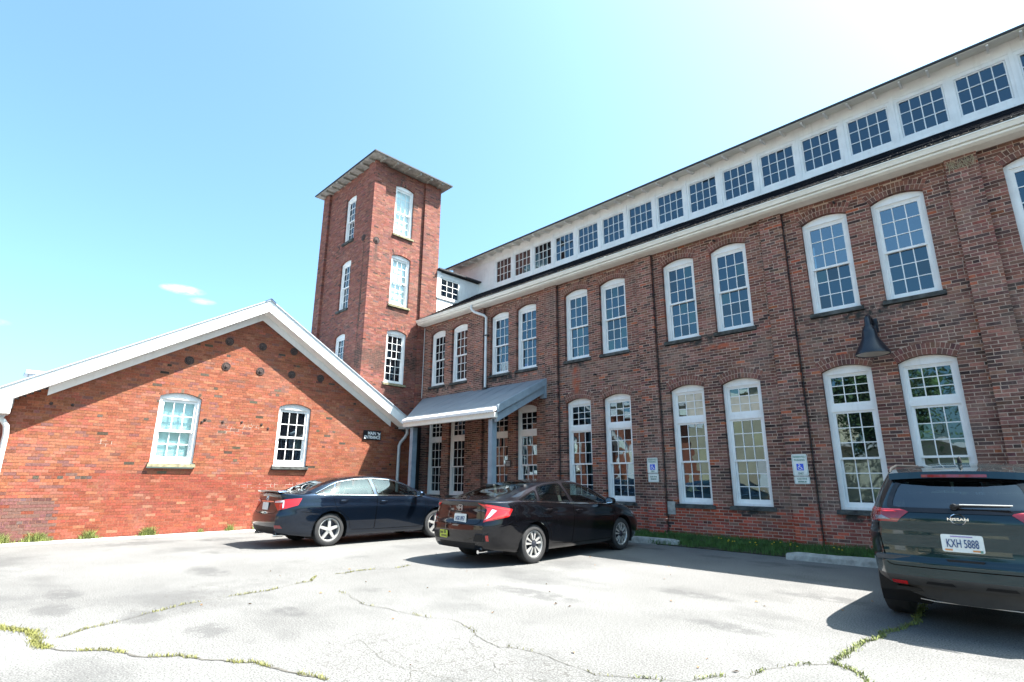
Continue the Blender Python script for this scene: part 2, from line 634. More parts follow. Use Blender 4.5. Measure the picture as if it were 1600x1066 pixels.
# ================================================================ GROUND
def ground_mat():
    m, t, b = newmat('pale_weathered_asphalt')
    P = pos(t)
    base = ramp(t, noise(t, .5, 6, rough=.6), [(.3, (.097, .096, .093)), (.7, (.142, .141, .137))])
    sp = ramp(t, noise(t, 75, 3), [(.33, .30), (.5, 1.0), (.68, 1.6)])
    c = mix(t, 1.0, base, sp, 'MULTIPLY')
    sp2 = ramp(t, noise(t, 38, 3), [(.3, .8), (.6, 1.08)])
    c = mix(t, 1.0, c, sp2, 'MULTIPLY')
    # oil and damp stains
    st = ramp(t, noise(t, .42, 6, pos(t, (1, 1.35, 1)), rough=.62), [(.52, 0.0), (.66, .62)])
    c = mix(t, st, c, (.052, .052, .052))
    spx = nd(t, 'ShaderNodeSeparateXYZ')
    t.links.new(P, spx.inputs[0])

    def gm(op, a_, b_):
        n_ = nd(t, 'ShaderNodeMath', operation=op)
        for i_, v_ in enumerate((a_, b_)):
            if isinstance(v_, (int, float)):
                n_.inputs[i_].default_value = v_
            else:
                t.links.new(v_, n_.inputs[i_])
        return n_.outputs[0]

    def spots(lst):
        tot = None
        for (cx, cy, rx, ry) in lst:
            u_ = gm('DIVIDE', gm('SUBTRACT', spx.outputs['X'], cx), rx)
            v_ = gm('DIVIDE', gm('SUBTRACT', spx.outputs['Y'], cy), ry)
            q_ = gm('MAXIMUM', gm('SUBTRACT', 1.0, gm('ADD', gm('MULTIPLY', u_, u_), gm('MULTIPLY', v_, v_))), 0.0)
            tot = q_ if tot is None else gm('MAXIMUM', tot, q_)
        return tot
    oil = spots([(-5.95, -10.05, .34, .24), (-7.95, -11.0, .45, .25), (-6.95, -10.4, .40, .22), (-8.9, -10.8, .5, .22), (-6.2, -9.2, .35, .16), (-3.9, -1.75, .45, .25), (-4.9, -1.6, .5, .22),
                 (-6.4, -1.4, .45, .2), (-3.3, -1.55, .4, .2), (-2.35, -4.2, .7, .25), (-3.6, -5.2, .7, .2), (-5.0, -6.6, .8, .25), (-14.6, -8.9, .5, 1.1), (-14.3, -7.2, .4, .8), (-2.6, -6.4, .5, .18), (-9.6, -9.0, .7, .3)])
    of = gm('MINIMUM', gm('MULTIPLY', oil, gm('MULTIPLY', ramp(t, noise(t, 4.5, 6, rough=.65), [(.36, 0.0), (.62, 1.0)]), 1.1)), .52)
    c = mix(t, of, c, (.036, .036, .037))
    # parking-bay oil drips: small dark blots
    vo = nd(t, 'ShaderNodeTexVoronoi', Scale=.55)
    t.links.new(P, vo.inputs['Vector'])
    bl = ramp(t, vo.outputs['Distance'], [(.0, .6), (.22, 0.0)])
    bl = mix(t, 1.0, bl, ramp(t, noise(t, 3.2, 5), [(.42, 0.0), (.6, 1.0)]), 'MULTIPLY')
    c = mix(t, bl, c, (.04, .04, .04))
    # crazed hairline cracks in patches
    wv = nd(t, 'ShaderNodeVectorMath', operation='ADD')
    nz = nd(t, 'ShaderNodeTexNoise', Scale=2.5, Detail=4)
    t.links.new(P, nz.inputs['Vector'])
    t.links.new(P, wv.inputs[0])
    t.links.new(nz.outputs['Color'], wv.inputs[1])
    v2 = nd(t, 'ShaderNodeTexVoronoi', Scale=4.6, feature='DISTANCE_TO_EDGE')
    t.links.new(wv.outputs[0], v2.inputs['Vector'])
    ck = ramp(t, v2.outputs['Distance'], [(.006, .8), (.028, 0.0)])
    cz = gm('MAXIMUM', ramp(t, noise(t, .33, 3), [(.56, 0.0), (.64, .8)]), gm('MINIMUM', gm('MULTIPLY', spots([(-3.3, -8.75, 1.1, .6), (-4.2, -9.3, .8, .6), (-2.5, -8.7, .6, .4), (-3.2, -9.6, 1.0, .6)]), 3.0), 1.0))
    ck = mix(t, 1.0, ck, cz, 'MULTIPLY')
    c = mix(t, ck, c, (.045, .043, .038))
    t.links.new(c, b.inputs['Base Color'])
    b.inputs['Roughness'].default_value = .92
    bump(t, b, noise(t, 120, 3), .55, .006)
    return m


M['asphalt'] = ground_mat()
M['soil'] = simple('dark_soil', (.05, .042, .03), .95, var=.4, scale=12, bmp=.6)
M['grass'] = simple('grass_blades', (.055, .12, .022), .7, var=.45, scale=5)
M['weed'] = simple('yellow_green_weeds', (.165, .165, .045), .75, var=.4, scale=7)
M['weedgreen'] = simple('fresh_green_weeds', (.155, .18, .045), .75, var=.4, scale=7)
M['crack'] = simple('open_crack', (.075, .07, .06), .95, var=.4, scale=20)

n = 60
gx = np.concatenate([np.linspace(-900, -41, 8), np.linspace(-40, 40, n), np.linspace(41, 900, 8)])
gv = [(x, y, 0) for y in gx for x in gx]
k = len(gx)
gf = []
for j in range(k - 1):
    for i in range(k - 1):
        gf += [j * k + i, j * k + i + 1, (j + 1) * k + i + 1, (j + 1) * k + i]
me = fastmesh('asphalt_ground', gv, gf, [4] * ((k - 1) ** 2))
me.materials.append(M['asphalt'])
o = link(bpy.data.objects.new('asphalt_ground', me), None, 'structure')
o['label'] = 'pale cracked asphalt car park'

# soil bed under the grass strip along the mill wall
sb = MB()
sb.hexa([(-9.6, -.62, -.05), (9, -.86, -.05), (9, .0, -.05), (-9.6, .0, -.05),
         (-9.6, -.62, .02), (9, -.86, .02), (9, .0, .16), (-9.6, .0, .20)])
sb.build('planting_strip_ground', M['soil'], None, 'structure')


# ================================================================ BRICKWORK
CH, BL = .0632, .199      # course height, brick + joint


class Bricks:
    def __init__(s, mortar_back=.0035):
        s.q = []          # corner, a-vector, n-depth, z-height, colours
        s.mort = []
        s.back = mortar_back

    def wall(s, O, A, N, z0, z1, fn, pal, proud=0.0, depth=.016, seed=0, header_every=0, jamb=.13, jd=.006, ch=None, bl=None):
        """O origin, A along, N outward. fn(z) -> list of (a, b, endflagA, endflagB)"""
        O = np.array(O, float)
        A = np.array(A, float)
        N = np.array(N, float)
        rr = random.Random(seed)
        CH = ch or globals()['CH']
        BL = bl or globals()['BL']
        nk = int(math.ceil((z1 - z0) / CH - 1e-6))
        for kc in range(nk):
            za = z0 + kc * CH
            zb = min(za + CH, z1)
            if zb - za < .02:
                continue
            zm = (za + zb) / 2
            head = header_every and kc % header_every == header_every - 1
            step = BL / 2 if head else BL
            off = (kc % 2) * BL / 2 + (BL / 4 if head else 0) + rr.uniform(-.012, .012)
            for (a, b, ea, eb) in fn(zm):
                if b - a < .02:
                    continue
                s.mort.append((O + A * a - N * (s.back - proud), A * (b - a), za, zb))
                x = a
                # first joint position in the lattice after a
                j = math.floor((a - off) / step)
                first = True
                while x < b - .015:
                    xe = off + (j + 1) * step
                    if not head and rr.random() < .07:
                        xe -= step / 2      # an odd header
                    else:
                        j += 1
                    if xe - x < .05:
                        continue
                    if b - xe < .05:
                        xe = b
                    xe = min(xe, b)
                    last = xe >= b - 1e-6
                    l0 = x + (0 if first and ea else jd) + rr.uniform(-.0015, .0015)
                    l1 = xe - (0 if last and eb else jd) + rr.uniform(-.0015, .0015)
                    pr = rr.gauss(0, .0008) + proud
                    dz = rr.uniform(-.0014, .0014)
                    d = depth
                    if jamb and ((first and ea) or (last and eb)):
                        d = jamb
                    full = (not head) and abs((l1 - l0) - (BL - 2 * jd)) < .008 and d == depth
                    s.q.append((O + A * l0 + N * pr, A * (l1 - l0), N * d, za + min(jd, .0058) + dz, zb - min(jd, .0058) + dz,
                                pal(x, zm, rr), full))
                    x = xe
                    first = False

    def voussoirs(s, O, A, N, xc, zs, w, rise, pal, rings=2, seed=0, proud=.001, depth=.12, bh=.1):
        """segmental arch rings over an opening of width w springing at zs"""
        O = np.array(O, float)
        A = np.array(A, float)
        N = np.array(N, float)
        Z = np.array((0, 0, 1.0))
        rr = random.Random(seed)
        Rr = (w * w / 4 + rise * rise) / (2 * rise)
        zc = zs + rise - Rr
        th = math.asin(w / 2 / Rr)
        out = []
        for g in range(rings):
            r0 = Rr + g * (bh + .010) + .004
            r1 = r0 + bh
            nb = int(round(2 * th * r0 / .069))
            for i in range(nb):
                t0 = -th + 2 * th * (i + .07) / nb
                t1 = -th + 2 * th * (i + .93) / nb
                c = pal(xc, zs + .4, rr)
                pts = []
                pp = proud + rr.gauss(0, .001)
                for (r_, t_) in ((r0, t0), (r0, t1), (r1, t1), (r1, t0)):
                    pts.append(O + A * (xc + r_ * math.sin(t_)) + Z * (zc + r_ * math.cos(t_)) + N * pp)
                out.append((pts, N * depth, c))
            # mortar slab behind the ring
        return out, (Rr, zc, th)

    def finish(s, parent, bmat, mmat, vous, n_single=300, name='brick', avoid=None):
        q = s.q
        single = set()
        if n_single:
            cand = []
            for i, e in enumerate(q):
                if not e[6]:
                    continue
                p0 = e[0] + np.array((0, 0, e[3]))
                x, y, z = proj(p0 + e[1] / 2)
                if z < 1 or not (0 < x < 1600 and 0 < y < 1066):
                    continue
                if avoid and avoid(x, y):
                    continue
                xa, ya, _ = proj(p0)
                xb, yb, _ = proj(p0 + e[1])
                cand.append((math.hypot(xb - xa, yb - ya), i))
            cand.sort(reverse=True)
            single = set(i for sz, i in cand[:n_single])
        V = []
        C = []
        keep = [e for i, e in enumerate(q) if i not in single]
        P = np.array([e[0] for e in keep])
        L = np.array([e[1] for e in keep])
        D = np.array([e[2] for e in keep])
        za = np.array([e[3] for e in keep])
        zb = np.array([e[4] for e in keep])
        c = np.array([e[5] for e in keep])
        nq = len(keep)
        v = np.zeros((nq, 8, 3))
        for kk, (la, de, top) in enumerate(((0, 0, 0), (1, 0, 0), (1, 0, 1), (0, 0, 1), (0, 1, 0), (1, 1, 0), (1, 1, 1), (0, 1, 1))):
            v[:, kk] = P + L * la - D * de
            v[:, kk, 2] = zb if top else za
        fpat = np.array([[0, 1, 2, 3], [3, 2, 6, 7], [1, 0, 4, 5], [0, 3, 7, 4], [2, 1, 5, 6]])
        f = (fpat[None] + (np.arange(nq) * 8)[:, None, None]).reshape(-1)
        cc = np.repeat(c, 5, axis=0)
        me = fastmesh('brickwork', v.reshape(-1, 3), f, np.full(nq * 5, 4), cc)
        me.materials.append(bmat)
        link(bpy.data.objects.new('brickwork', me), parent, 'stuff')
        # singles: shared variants of one stretcher
        if single:
            var = []
            ids = sorted(single)
            for vi in range(14):
                e = q[ids[(vi * 37) % len(ids)]]
                A = e[1] / np.linalg.norm(e[1])
                Lx = np.linalg.norm(e[1])
                Nn = e[2] / np.linalg.norm(e[2])
                hh = e[4] - e[3]
                vv = []
                for (la, de, top) in ((0, 0, 0), (1, 0, 0), (1, 0, 1), (0, 0, 1), (0, 1, 0), (1, 1, 0), (1, 1, 1), (0, 1, 1)):
                    vv.append(A * Lx * la - Nn * .016 * de + np.array((0, 0, hh * top)))
                me = fastmesh(name, vv, fpat.reshape(-1), np.full(5, 4), np.repeat([e[5]], 5, axis=0))
                me.materials.append(bmat)
                var.append((me, np.array(e[5])))
            for i in ids:
                e = q[i]
                best = sorted(var, key=lambda m_: np.abs(m_[1] - np.array(e[5])).sum() + rng.random() * .03)[0][0]
                b_ = bpy.data.objects.new(name, best)
                b_.location = tuple(e[0] + np.array((0, 0, e[3])))
                link(b_, parent)
        # mortar bed
        mv = []
        for (o_, l_, a_, b_) in s.mort:
            for (t_, z_) in ((0, a_), (1, a_), (1, b_), (0, b_)):
                p = o_ + l_ * t_
                mv.append((p[0], p[1], z_))
        nm = len(s.mort)
        if nm:
            me = fastmesh('mortar_bed', mv, np.arange(nm * 4), np.full(nm, 4))
            me.materials.append(mmat)
            link(bpy.data.objects.new('mortar_bed', me), parent)
        # arches
        if vous:
            mb = []
            cs = []
            ff = []
            for (pts, dv, col) in vous:
                i0 = len(mb)
                mb.extend(pts)
                mb.extend([p - dv for p in pts])
                for fc in ((0, 1, 2, 3), (3, 2, 6, 7), (1, 0, 4, 5), (0, 3, 7, 4), (2, 1, 5, 6)):
                    ff.extend([i0 + k_ for k_ in fc])
                    cs.append(col)
            me = fastmesh('arch_bricks', mb, ff, np.full(len(cs), 4), cs)
            me.materials.append(bmat)
            link(bpy.data.objects.new('arch_bricks', me), parent, 'stuff')


def jit(c, rr, s=.16):
    k_ = 1 + rr.gauss(0, s)
    k_ = max(.45, k_)
    return tuple(max(.005, x * k_ * (1 + rr.gauss(0, .05))) for x in c)


def pal_main(x, z, rr):
    r_ = rr.random()
    low = .80 + .12 * math.sin(x * 1.7) + .08 * math.sin(x * 4.1)
    if z < low and rr.random() < .9:
        return jit((.40, .080, .046) if r_ < .68 else (.26, .075, .055), rr, .2)
    hi = 1.0 if z > 4.55 else 0.0
    if r_ < .20 - .10 * hi:
        return jit((.075, .045, .040), rr, .22)
    if r_ < .42 - .14 * hi:
        return jit((.135, .062, .050), rr)
    if r_ < .80:
        return jit((.215, .091, .069) if hi else (.20, .093, .072), rr)
    if r_ < .955:
        return jit((.255, .125, .096), rr)
    return jit((.34, .098, .052), rr)


def pal_gable(x, z, rr):
    r_ = rr.random()
    if 1.38 < z < 1.51 and .95 < x < 1.72 and r_ < .8:
        return jit((0.0731, 0.0533, 0.0473), rr, .2)
    if abs(z - 1.72) < .035 and (abs(x - .84) < .1 or abs(x - 1.25) < .1):
        return (.50, .42, .30)
    if z < .95 and x < 1.0:
        return jit((0.1462, 0.0645, 0.0585) if r_ < .75 else (0.1118, 0.0688, 0.0671), rr, .2)
    if z < 1.5 and x > 1.0:
        if r_ < .93:
            return jit((0.2322, 0.0602, 0.0361), rr, .12)
    if r_ < .016:
        return jit((0.0860, 0.0645, 0.0473), rr, .3)
    if r_ < .095:
        return jit((0.1892, 0.0774, 0.0602), rr)
    if r_ < .60:
        return jit((.272, .091, .051), rr, .10)
    if r_ < .90:
        return jit((.246, .076, .042), rr, .10)
    return jit((0.3010, 0.1161, 0.0705), rr, .1)


def pal_tower(x, z, rr):
    r_ = rr.random()
    if r_ < .05:
        return jit((0.1008, 0.0588, 0.0521), rr, .25)
    if r_ < .28:
        return jit((0.1680, 0.0714, 0.0605), rr)
    if r_ < .80:
        return jit((0.2226, 0.0798, 0.0588), rr, .12)
    return jit((0.2688, 0.1134, 0.0840), rr, .12)


# openings: (x0, w, zsill, zspring, rise)
def cut(intervals, a, b):
    out = []
    for (p, q_, e0, e1) in intervals:
        if b <= p or a >= q_:
            out.append((p, q_, e0, e1))
            continue
        if a > p:
            out.append((p, a, e0, True))
        if b < q_:
            out.append((b, q_, True, e1))
    return out


RING = .218


def openings_fn(x0, x1, ops, e0=False, e1=False, rings=2):
    ringd = RING if rings == 2 else .11

    def fn(z):
        iv = [(x0, x1, e0, e1)]
        for (ox, w, zs, zp, rise) in ops:
            xc = ox + w / 2
            if zs - .09 <= z < zs:
                iv = cut(iv, ox - .05, ox + w + .05)
            elif zs <= z < zp:
                iv = cut(iv, ox, ox + w)
            elif z >= zp:
                Rr = (w * w / 4 + rise * rise) / (2 * rise)
                zc = zp + rise - Rr
                th = math.asin(w / 2 / Rr)
                ro = Rr + ringd
                if z < zc + ro:
                    hw = math.sqrt(max(0, ro * ro - (z - zc) ** 2))
                    hw = min(hw, (z - zc) * math.tan(th))
                    iv = cut(iv, xc - hw, xc + hw)
        return iv
    return fn


# ================================================================ WINDOWS
def rect_frame(mb, x0, x1, z0, z1, t, y0, y1, tb=None, tt=None):
    tb = t if tb is None else tb
    tt = t if tt is None else tt
    mb.box(x0, x0 + t, y0, y1, z0, z1)
    mb.box(x1 - t, x1, y0, y1, z0, z1)
    mb.box(x0 + t, x1 - t, y0, y1, z0, z0 + tb)
    mb.box(x0 + t, x1 - t, y0, y1, z1 - tt, z1)


def arch_head(mb, w, zp, rise, z_bottom, y0, y1, nseg=14):
    """solid arched head board of width w from z_bottom up to the segmental curve"""
    Rr = (w * w / 4 + rise * rise) / (2 * rise)
    zc = zp + rise - Rr
    th = math.asin(w / 2 / Rr)
    pts = [(0, y0, z_bottom), (w, y0, z_bottom)]
    for i in range(nseg + 1):
        t_ = th - 2 * th * i / nseg
        pts.append((w / 2 + Rr * math.sin(t_), y0, zc + Rr * math.cos(t_)))
    mb.prism(pts, (0, y1 - y0, 0))


def sash(mb, x0, x1, z0, z1, nx, nz, y0, st=.042, bot=None, top=None, mt=.017, dy=.035):
    """sash frame with glazing bars; returns the list of pane rectangles"""
    bot = st if bot is None else bot
    top = st if top is None else top
    rect_frame(mb, x0, x1, z0, z1, st, y0, y0 + dy, bot, top)
    gx0, gx1, gz0, gz1 = x0 + st, x1 - st, z0 + bot, z1 - top
    pw = (gx1 - gx0 - (nx - 1) * mt) / nx
    ph = (gz1 - gz0 - (nz - 1) * mt) / nz
    for i in range(1, nx):
        xx = gx0 + i * pw + (i - 1) * mt
        mb.box(xx, xx + mt, y0 + .004, y0 + dy - .004, gz0, gz1)
    for j in range(1, nz):
        zz = gz0 + j * ph + (j - 1) * mt
        for i in range(nx):
            xx = gx0 + i * (pw + mt)
            mb.box(xx, xx + pw, y0 + .006, y0 + dy - .006, zz, zz + mt)
    return [(gx0 + i * (pw + mt), gz0 + j * (ph + mt), pw, ph, y0 + dy * .55) for j in range(nz) for i in range(nx)]


WCACHE = {}


def window_meshes(kind, w, h, rise):
    """local frame: x right, y into the wall, z up; origin at lower left corner of the frame"""
    key = (kind, round(w, 3), round(h, 3))
    if key in WCACHE:
        return WCACHE[key]
    fr = MB()
    cs = .07
    head = h - .055
    fr.box(0, cs, 0, .13, 0, head)
    fr.box(w - cs, w, 0, .13, 0, head)
    fr.box(cs, w - cs, 0.0, .13, 0, .05)
    arch_head(fr, w, h, rise, head, 0, .10)
    # stepped brick mould
    fr.box(cs, cs + .022, .028, .13, .05, head)
    fr.box(w - cs - .022, w - cs, .028, .13, .05, head)
    fr.box(cs + .022, w - cs - .022, .028, .13, head - .03, head)
    x0, x1, z0, z1 = cs + .022, w - cs - .022, .05, head - .03
    sashes = []
    panes = []
    if kind == 'double':
        zm = z0 + (z1 - z0) * .50
        a = MB()
        pa = sash(a, x0, x1, zm - .02, z1, 3, 3, .04, .035, bot=.042, top=.045)
        b = MB()
        pb = sash(b, x0, x1, z0, zm + .02, 3, 3, .08, .035, bot=.075, top=.04)
        sashes = [a, b]
        panes = pa + pb
    elif kind == 'tall':
        zt = z0 + (z1 - z0) * .757
        fr.box(cs, w - cs, .012, .13, zt - .10, zt + .02)
        a = MB()
        pa = sash(a, x0, x1, zt + .02, z1, 3, 3, .04, .03, bot=.05, top=.03)
        zb = zt - .10
        zm = z0 + (zb - z0) * .50
        b = MB()
        pb = sash(b, x0, x1, zm - .02, zb, 3, 3, .04, .035, bot=.04, top=.04)
        c = MB()
        pc = sash(c, x0, x1, z0, zm + .02, 3, 3, .08, .035, bot=.085, top=.035)
        sashes = [a, b, c]
        panes = pc + pb + pa
    elif kind == 'gable':
        zm = z0 + (z1 - z0) * .5
        a = MB()
        pa = sash(a, x0, x1, zm - .03, z1, 3, 2, .04, .045, bot=.06, top=.05, mt=.024)
        b = MB()
        pb = sash(b, x0, x1, z0, zm + .03, 3, 2, .08, .045, bot=.13, top=.05, mt=.024)
        sashes = [a, b]
        panes = pb + pa
    r_ = (fr.mesh('window'), [q_.mesh('sash') for q_ in sashes], panes)
    for me_ in [r_[0]] + r_[1]:
        me_.materials.append(M['white'])
    WCACHE[key] = r_
    return r_


PANECACHE = {}


def pane_mesh(pw, ph, mat):
    key = (round(pw, 4), round(ph, 4), mat.name)
    if key not in PANECACHE:
        b = MB()
        b.box(-pw / 2 - .004, pw / 2 + .004, -.002, .002, -ph / 2 - .004, ph / 2 + .004)
        me_ = b.mesh('pane')
        me_.materials.append(mat)
        PANECACHE[key] = me_
    return PANECACHE[key]


def window(parent, kind, O, face, w, h, rise, single=True, pane=None, vary=True, sill=None, special=None, label=None, wob=.5):
    pane = pane or M['pane']
    fm, sm, panes = window_meshes(kind, w, h, rise)
    wn = bpy.data.objects.new('window', fm)
    wn.location = O
    wn.rotation_euler = (0, 0, {'S': 0, 'E': math.pi / 2}[face])
    link(wn, parent)
    if label:
        wn['label'] = label
    for me_ in sm:
        link(bpy.data.objects.new('sash', me_), wn)
    glz = MB()
    for i, (px, pz, pw, ph, py) in enumerate(panes):
        mt = (special or {}).get(i, pane)
        if single and vary and mt is M['pane']:
            mt = rng.choice((M['pane'], M['pane'], M['pane'], M['pane_b'], M['pane_c']))
        if single or mt is not pane or mt is M['pane_see']:
            p = bpy.data.objects.new('pane', pane_mesh(pw, ph, mt))
            p.location = (px + pw / 2, py, pz + ph / 2)
            p.rotation_euler = (R(rng.gauss(0, wob)), 0, R(rng.gauss(0, wob)))
            link(p, wn)
        else:
            tx, tz = rng.gauss(0, .004), rng.gauss(0, .004)
            glz.poly([(px - .004, py - tx - tz, pz - .004), (px + pw + .004, py + tx - tz, pz - .004),
                      (px + pw + .004, py + tx + tz, pz + ph + .004), (px - .004, py - tx + tz, pz + ph + .004)])
    if glz.f:
        glz.build('glazing', pane, wn, 'stuff')
    # dark room behind the glass
    rm = MB()
    rm.box(.05, w - .05, .5, .52, .02, h)
    rm.build('dark_interior', M['dark'], wn)
    if sill:
        sb_ = MB()
        ov = .055
        rs = random.Random(int(O[0] * 100 + O[2] * 10 + O[1] * 7))
        sb_.hexa([(-ov, -.135 + rs.uniform(-.01, .01), -.085), (w + ov, -.135 + rs.uniform(-.01, .01), -.088), (w + ov, .12, -.085), (-ov, .12, -.085),
                  (-ov + rs.uniform(0, .03), -.132 + rs.uniform(-.01, .01), -.008), (w + ov - rs.uniform(0, .03), -.13, -.010), (w + ov, .12, .0), (-ov, .12, .0)])
        sb_.build('sill', sill, wn)
    return wn


M['tube'], _t, _b = newmat('lit_fluorescent_tube')
_b.inputs['Emission Color'].default_value = (1, .9, .62, 1)
_b.inputs['Emission Strength'].default_value = .7
# ================================================================ BRICK MILL (main building)
mill = thing('brick_mill', 'long two storey brown brick mill with white clerestory windows along its roof', 'building', (-6, 0, 0))
mill_off = Vector((-6, 0, 0))


def under(root):
    """children are written in world coordinates: undo the root's own transform"""
    bpy.context.view_layer.update()
    inv = root.matrix_world.inverted()
    for ch in root.children:
        ch.matrix_parent_inverse = inv


REC = .10
WU, ZUS, ZUT = .868, 4.739, 6.747
ZLS, ZLT = .863, 3.505
WX = [-16.418, -15.153, -13.069, -11.838, -9.831, -8.554, -6.56, -5.27, -3.195, -1.909, .10, 1.385, 3.38, 4.665]
RISE = .105
MX0, MX1, MZ1 = -16.84, 7.0, 7.26
ops = [(x, WU, ZUS, ZUT, RISE) for x in WX] + [(x, WU, ZLS, ZLT, RISE) for x in WX]
bk = Bricks()
PIL = [-.19, -3.55, -6.82, -10.07, -13.33, 3.10, 6.4]
PW = .46


def mainfn(z):
    iv = openings_fn(MX0, MX1, ops)(z)
    for r_ in PIL:
        iv = cut(iv, r_ - PW + .02, r_ - .02)
    return [(a, b, e0 and True, e1 and True) for (a, b, e0, e1) in iv]


bk.wall((0, 0, 0), (1, 0, 0), (0, -1, 0), -.05, MZ1, mainfn, pal_main, seed=3)
for r_ in PIL:
    bk.wall((r_ - PW, -.10, 0), (1, 0, 0), (0, -1, 0), -.05, MZ1, lambda z: [(0, PW, True, True)], pal_main,
            seed=int(50 + r_ * 10), depth=.11, jamb=.11)
vs = []
for (x, w, zs, zp, rise) in ops:
    v_, _ = bk.voussoirs((0, 0, 0), (1, 0, 0), (0, -1, 0), x + w / 2, zp, w, rise,
                         lambda a, z, rr: jit((.195, .085, .065) if rr.random() < .8 else (.125, .06, .05), rr, .12), seed=int(900 + x * 31 + zp * 7))
    vs += v_
bk.finish(mill, M['brick_main'], M['mortar_main'], vs, 300, avoid=lambda x, y: x > 1360 and y > 715)
# mortar behind arch rings and pilaster side returns
ab = MB()
for (x, w, zs, zp, rise) in ops:
    Rr = (w * w / 4 + rise * rise) / (2 * rise)
    zc = zp + rise - Rr
    th = math.asin(w / 2 / Rr)
    N_ = 10
    for i in range(N_):
        t0, t1 = -th + 2 * th * i / N_, -th + 2 * th * (i + 1) / N_
        ab.poly([(x + w / 2 + r2 * math.sin(t_), .0022, zc + r2 * math.cos(t_)) for (r2, t_) in
                 ((Rr + .002, t0), (Rr + .002, t1), (Rr + RING + .07, t1), (Rr + RING + .07, t0))])
ab.build('arch_mortar', M['mortar_main'], mill, 'stuff')
for i, x in enumerate(WX):
    near = 4 <= i <= 10
    lb = None
    wn_ = window(mill, 'double', (x, REC, ZUS), 'S', WU, ZUT - ZUS, RISE, single=near and i <= 10, sill=M['stone'],
                 wob=.35 if i > 1 else 1.2, special={k_: M['pane_see'] for k_ in range(9)} if i in (8, 9) else None)
    if i in (8, 9):
        for (xa, xb, za, zb_) in (((.42, .78, .20, .235),), ((.10, .40, .19, .22), (.52, .60, .21, .235)))[i - 8]:
            tl = MB()
            tl.hexa([(xa, .42, za), (xb, .42, zb_), (xb, .45, zb_), (xa, .45, za), (xa, .42, za + .022), (xb, .42, zb_ + .022), (xb, .45, zb_ + .022), (xa, .45, za + .022)])
            tl.build('strip_light', M['tube'], wn_)
    spec = {}
    if i == 6:
        spec = {k_: M['paper'] for k_ in (20, 22, 23, 24, 25, 26, 19)}
    if i == 7:
        spec = {k_: M['paper'] for k_ in (18, 19, 20, 21, 22, 23)}
    window(mill, 'tall', (x, REC, ZLS), 'S', WU, ZLT - ZLS, RISE, single=4 <= i <= 9, sill=M['stone'], special=spec, wob=.3)

# building mass behind the front wall (closed from behind and above)
ms = MB()
for bx in ((-21.0, 7.0, 11.0, 11.2, 0, 9.2), (6.9, 7.0, .3, 11.0, 0, 9.2), (-21.0, -20.9, .5, 11.0, 0, 9.2), (-20.9, 6.9, .9, 1.0, 7.3, 7.9)):
    ms = MB()
    ms.box(*bx)
    ms.build('rear_wall', M['mortar_tower'], mill)

# lean-to roof: stepped shingle courses from the gutter up to the clerestory
RZ0, RZ1 = 7.35, 9.20
RY0, RY1 = -.40, 2.70
slope = (RZ1 - RZ0) / (RY1 - RY0)
sh = MB()
nc = 23
rs = random.Random(5)
for c_ in range(nc):
    ya = RY0 + (RY1 - RY0) * c_ / nc
    yb = RY0 + (RY1 - RY0) * (c_ + 1.15) / nc
    za, zb = RZ0 + (ya - RY0) * slope, RZ0 + (yb - RY0) * slope
    x = -16.84 if ya < .5 else -20.5
    while x < 7.2:
        L_ = rs.uniform(.8, 1.1)
        dy = rs.uniform(-.012, .012)
        t_ = .014 + rs.uniform(0, .006)
        sh.hexa([(x, ya + dy, za - .02), (x + L_ - .006, ya + dy, za - .02), (x + L_ - .006, yb, zb - .02), (x, yb, zb - .02),
                 (x, ya + dy, za + t_), (x + L_ - .006, ya + dy, za + t_), (x + L_ - .006, yb, zb + .004), (x, yb, zb + .004)])
        x += L_
sh.build('shingle_roof', M['shingle'], mill, 'stuff')
q = MB()
rs = random.Random(8)
for i in range(2600):
    x = rs.uniform(-16.6, 7)
    y = -.40 + abs(rs.gauss(0, .16))
    z = RZ0 + (y - RY0) * slope + .02
    a_ = rs.uniform(0, 3.14)
    l_ = rs.uniform(.02, .07)
    q.beam((x, y, z), (x + math.cos(a_) * l_, y + math.sin(a_) * l_ * .6, z + math.sin(a_) * l_ * .4), .012, .008)
q.build('roof_litter', simple('dry_leaf_litter', (.10, .08, .06), .9, var=.6, scale=30), mill, 'stuff')
# eave: gutter, fascia, soffit
gt = MB()
gx0_, gx1_ = -16.84, 7.3
prof = [(-.40, 7.32), (-.47, 7.32), (-.47, 7.30), (-.455, 7.29), (-.43, 7.25), (-.42, 7.225), (-.33, 7.225), (-.33, 7.31), (-.40, 7.312)]
rs = random.Random(77)
x = gx0_
while x < gx1_:
    L_ = min(rs.uniform(2.6, 3.2), gx1_ - x)
    dz, dy = rs.uniform(-.006, .005), rs.uniform(-.004, .004)
    gt = MB()
    gt.prism([(x, y_ + dy, z_ + dz) for y_, z_ in prof], (L_ - .003, rs.uniform(-.004, .004), rs.uniform(-.006, .006)))
    gt.build('gutter', M['cream'], mill)
    gt = MB()
    gt.prism([(x + L_ - .03, y_ * 1.008 + dy, z_ + dz + (.002 if z_ > 7.3 else -.003)) for y_, z_ in prof], (.05, 0, 0))
    gt.build('gutter_joint', M['cream'], mill)
    x += L_
fs = MB()
fs.prism([(gx0_, y_, z_) for y_, z_ in [(-.36, 7.222), (-.385, 7.205), (-.375, 7.172), (-.30, 7.142), (-.06, 7.135), (-.06, 7.222)]], (gx1_ - gx0_, 0, 0))
fs.build('eave_moulding', M['cream'], mill)
sf = MB()
sf.box(gx0_, gx1_, -.08, .25, 7.262, 7.3)
sf.build('soffit', M['cream'], mill)

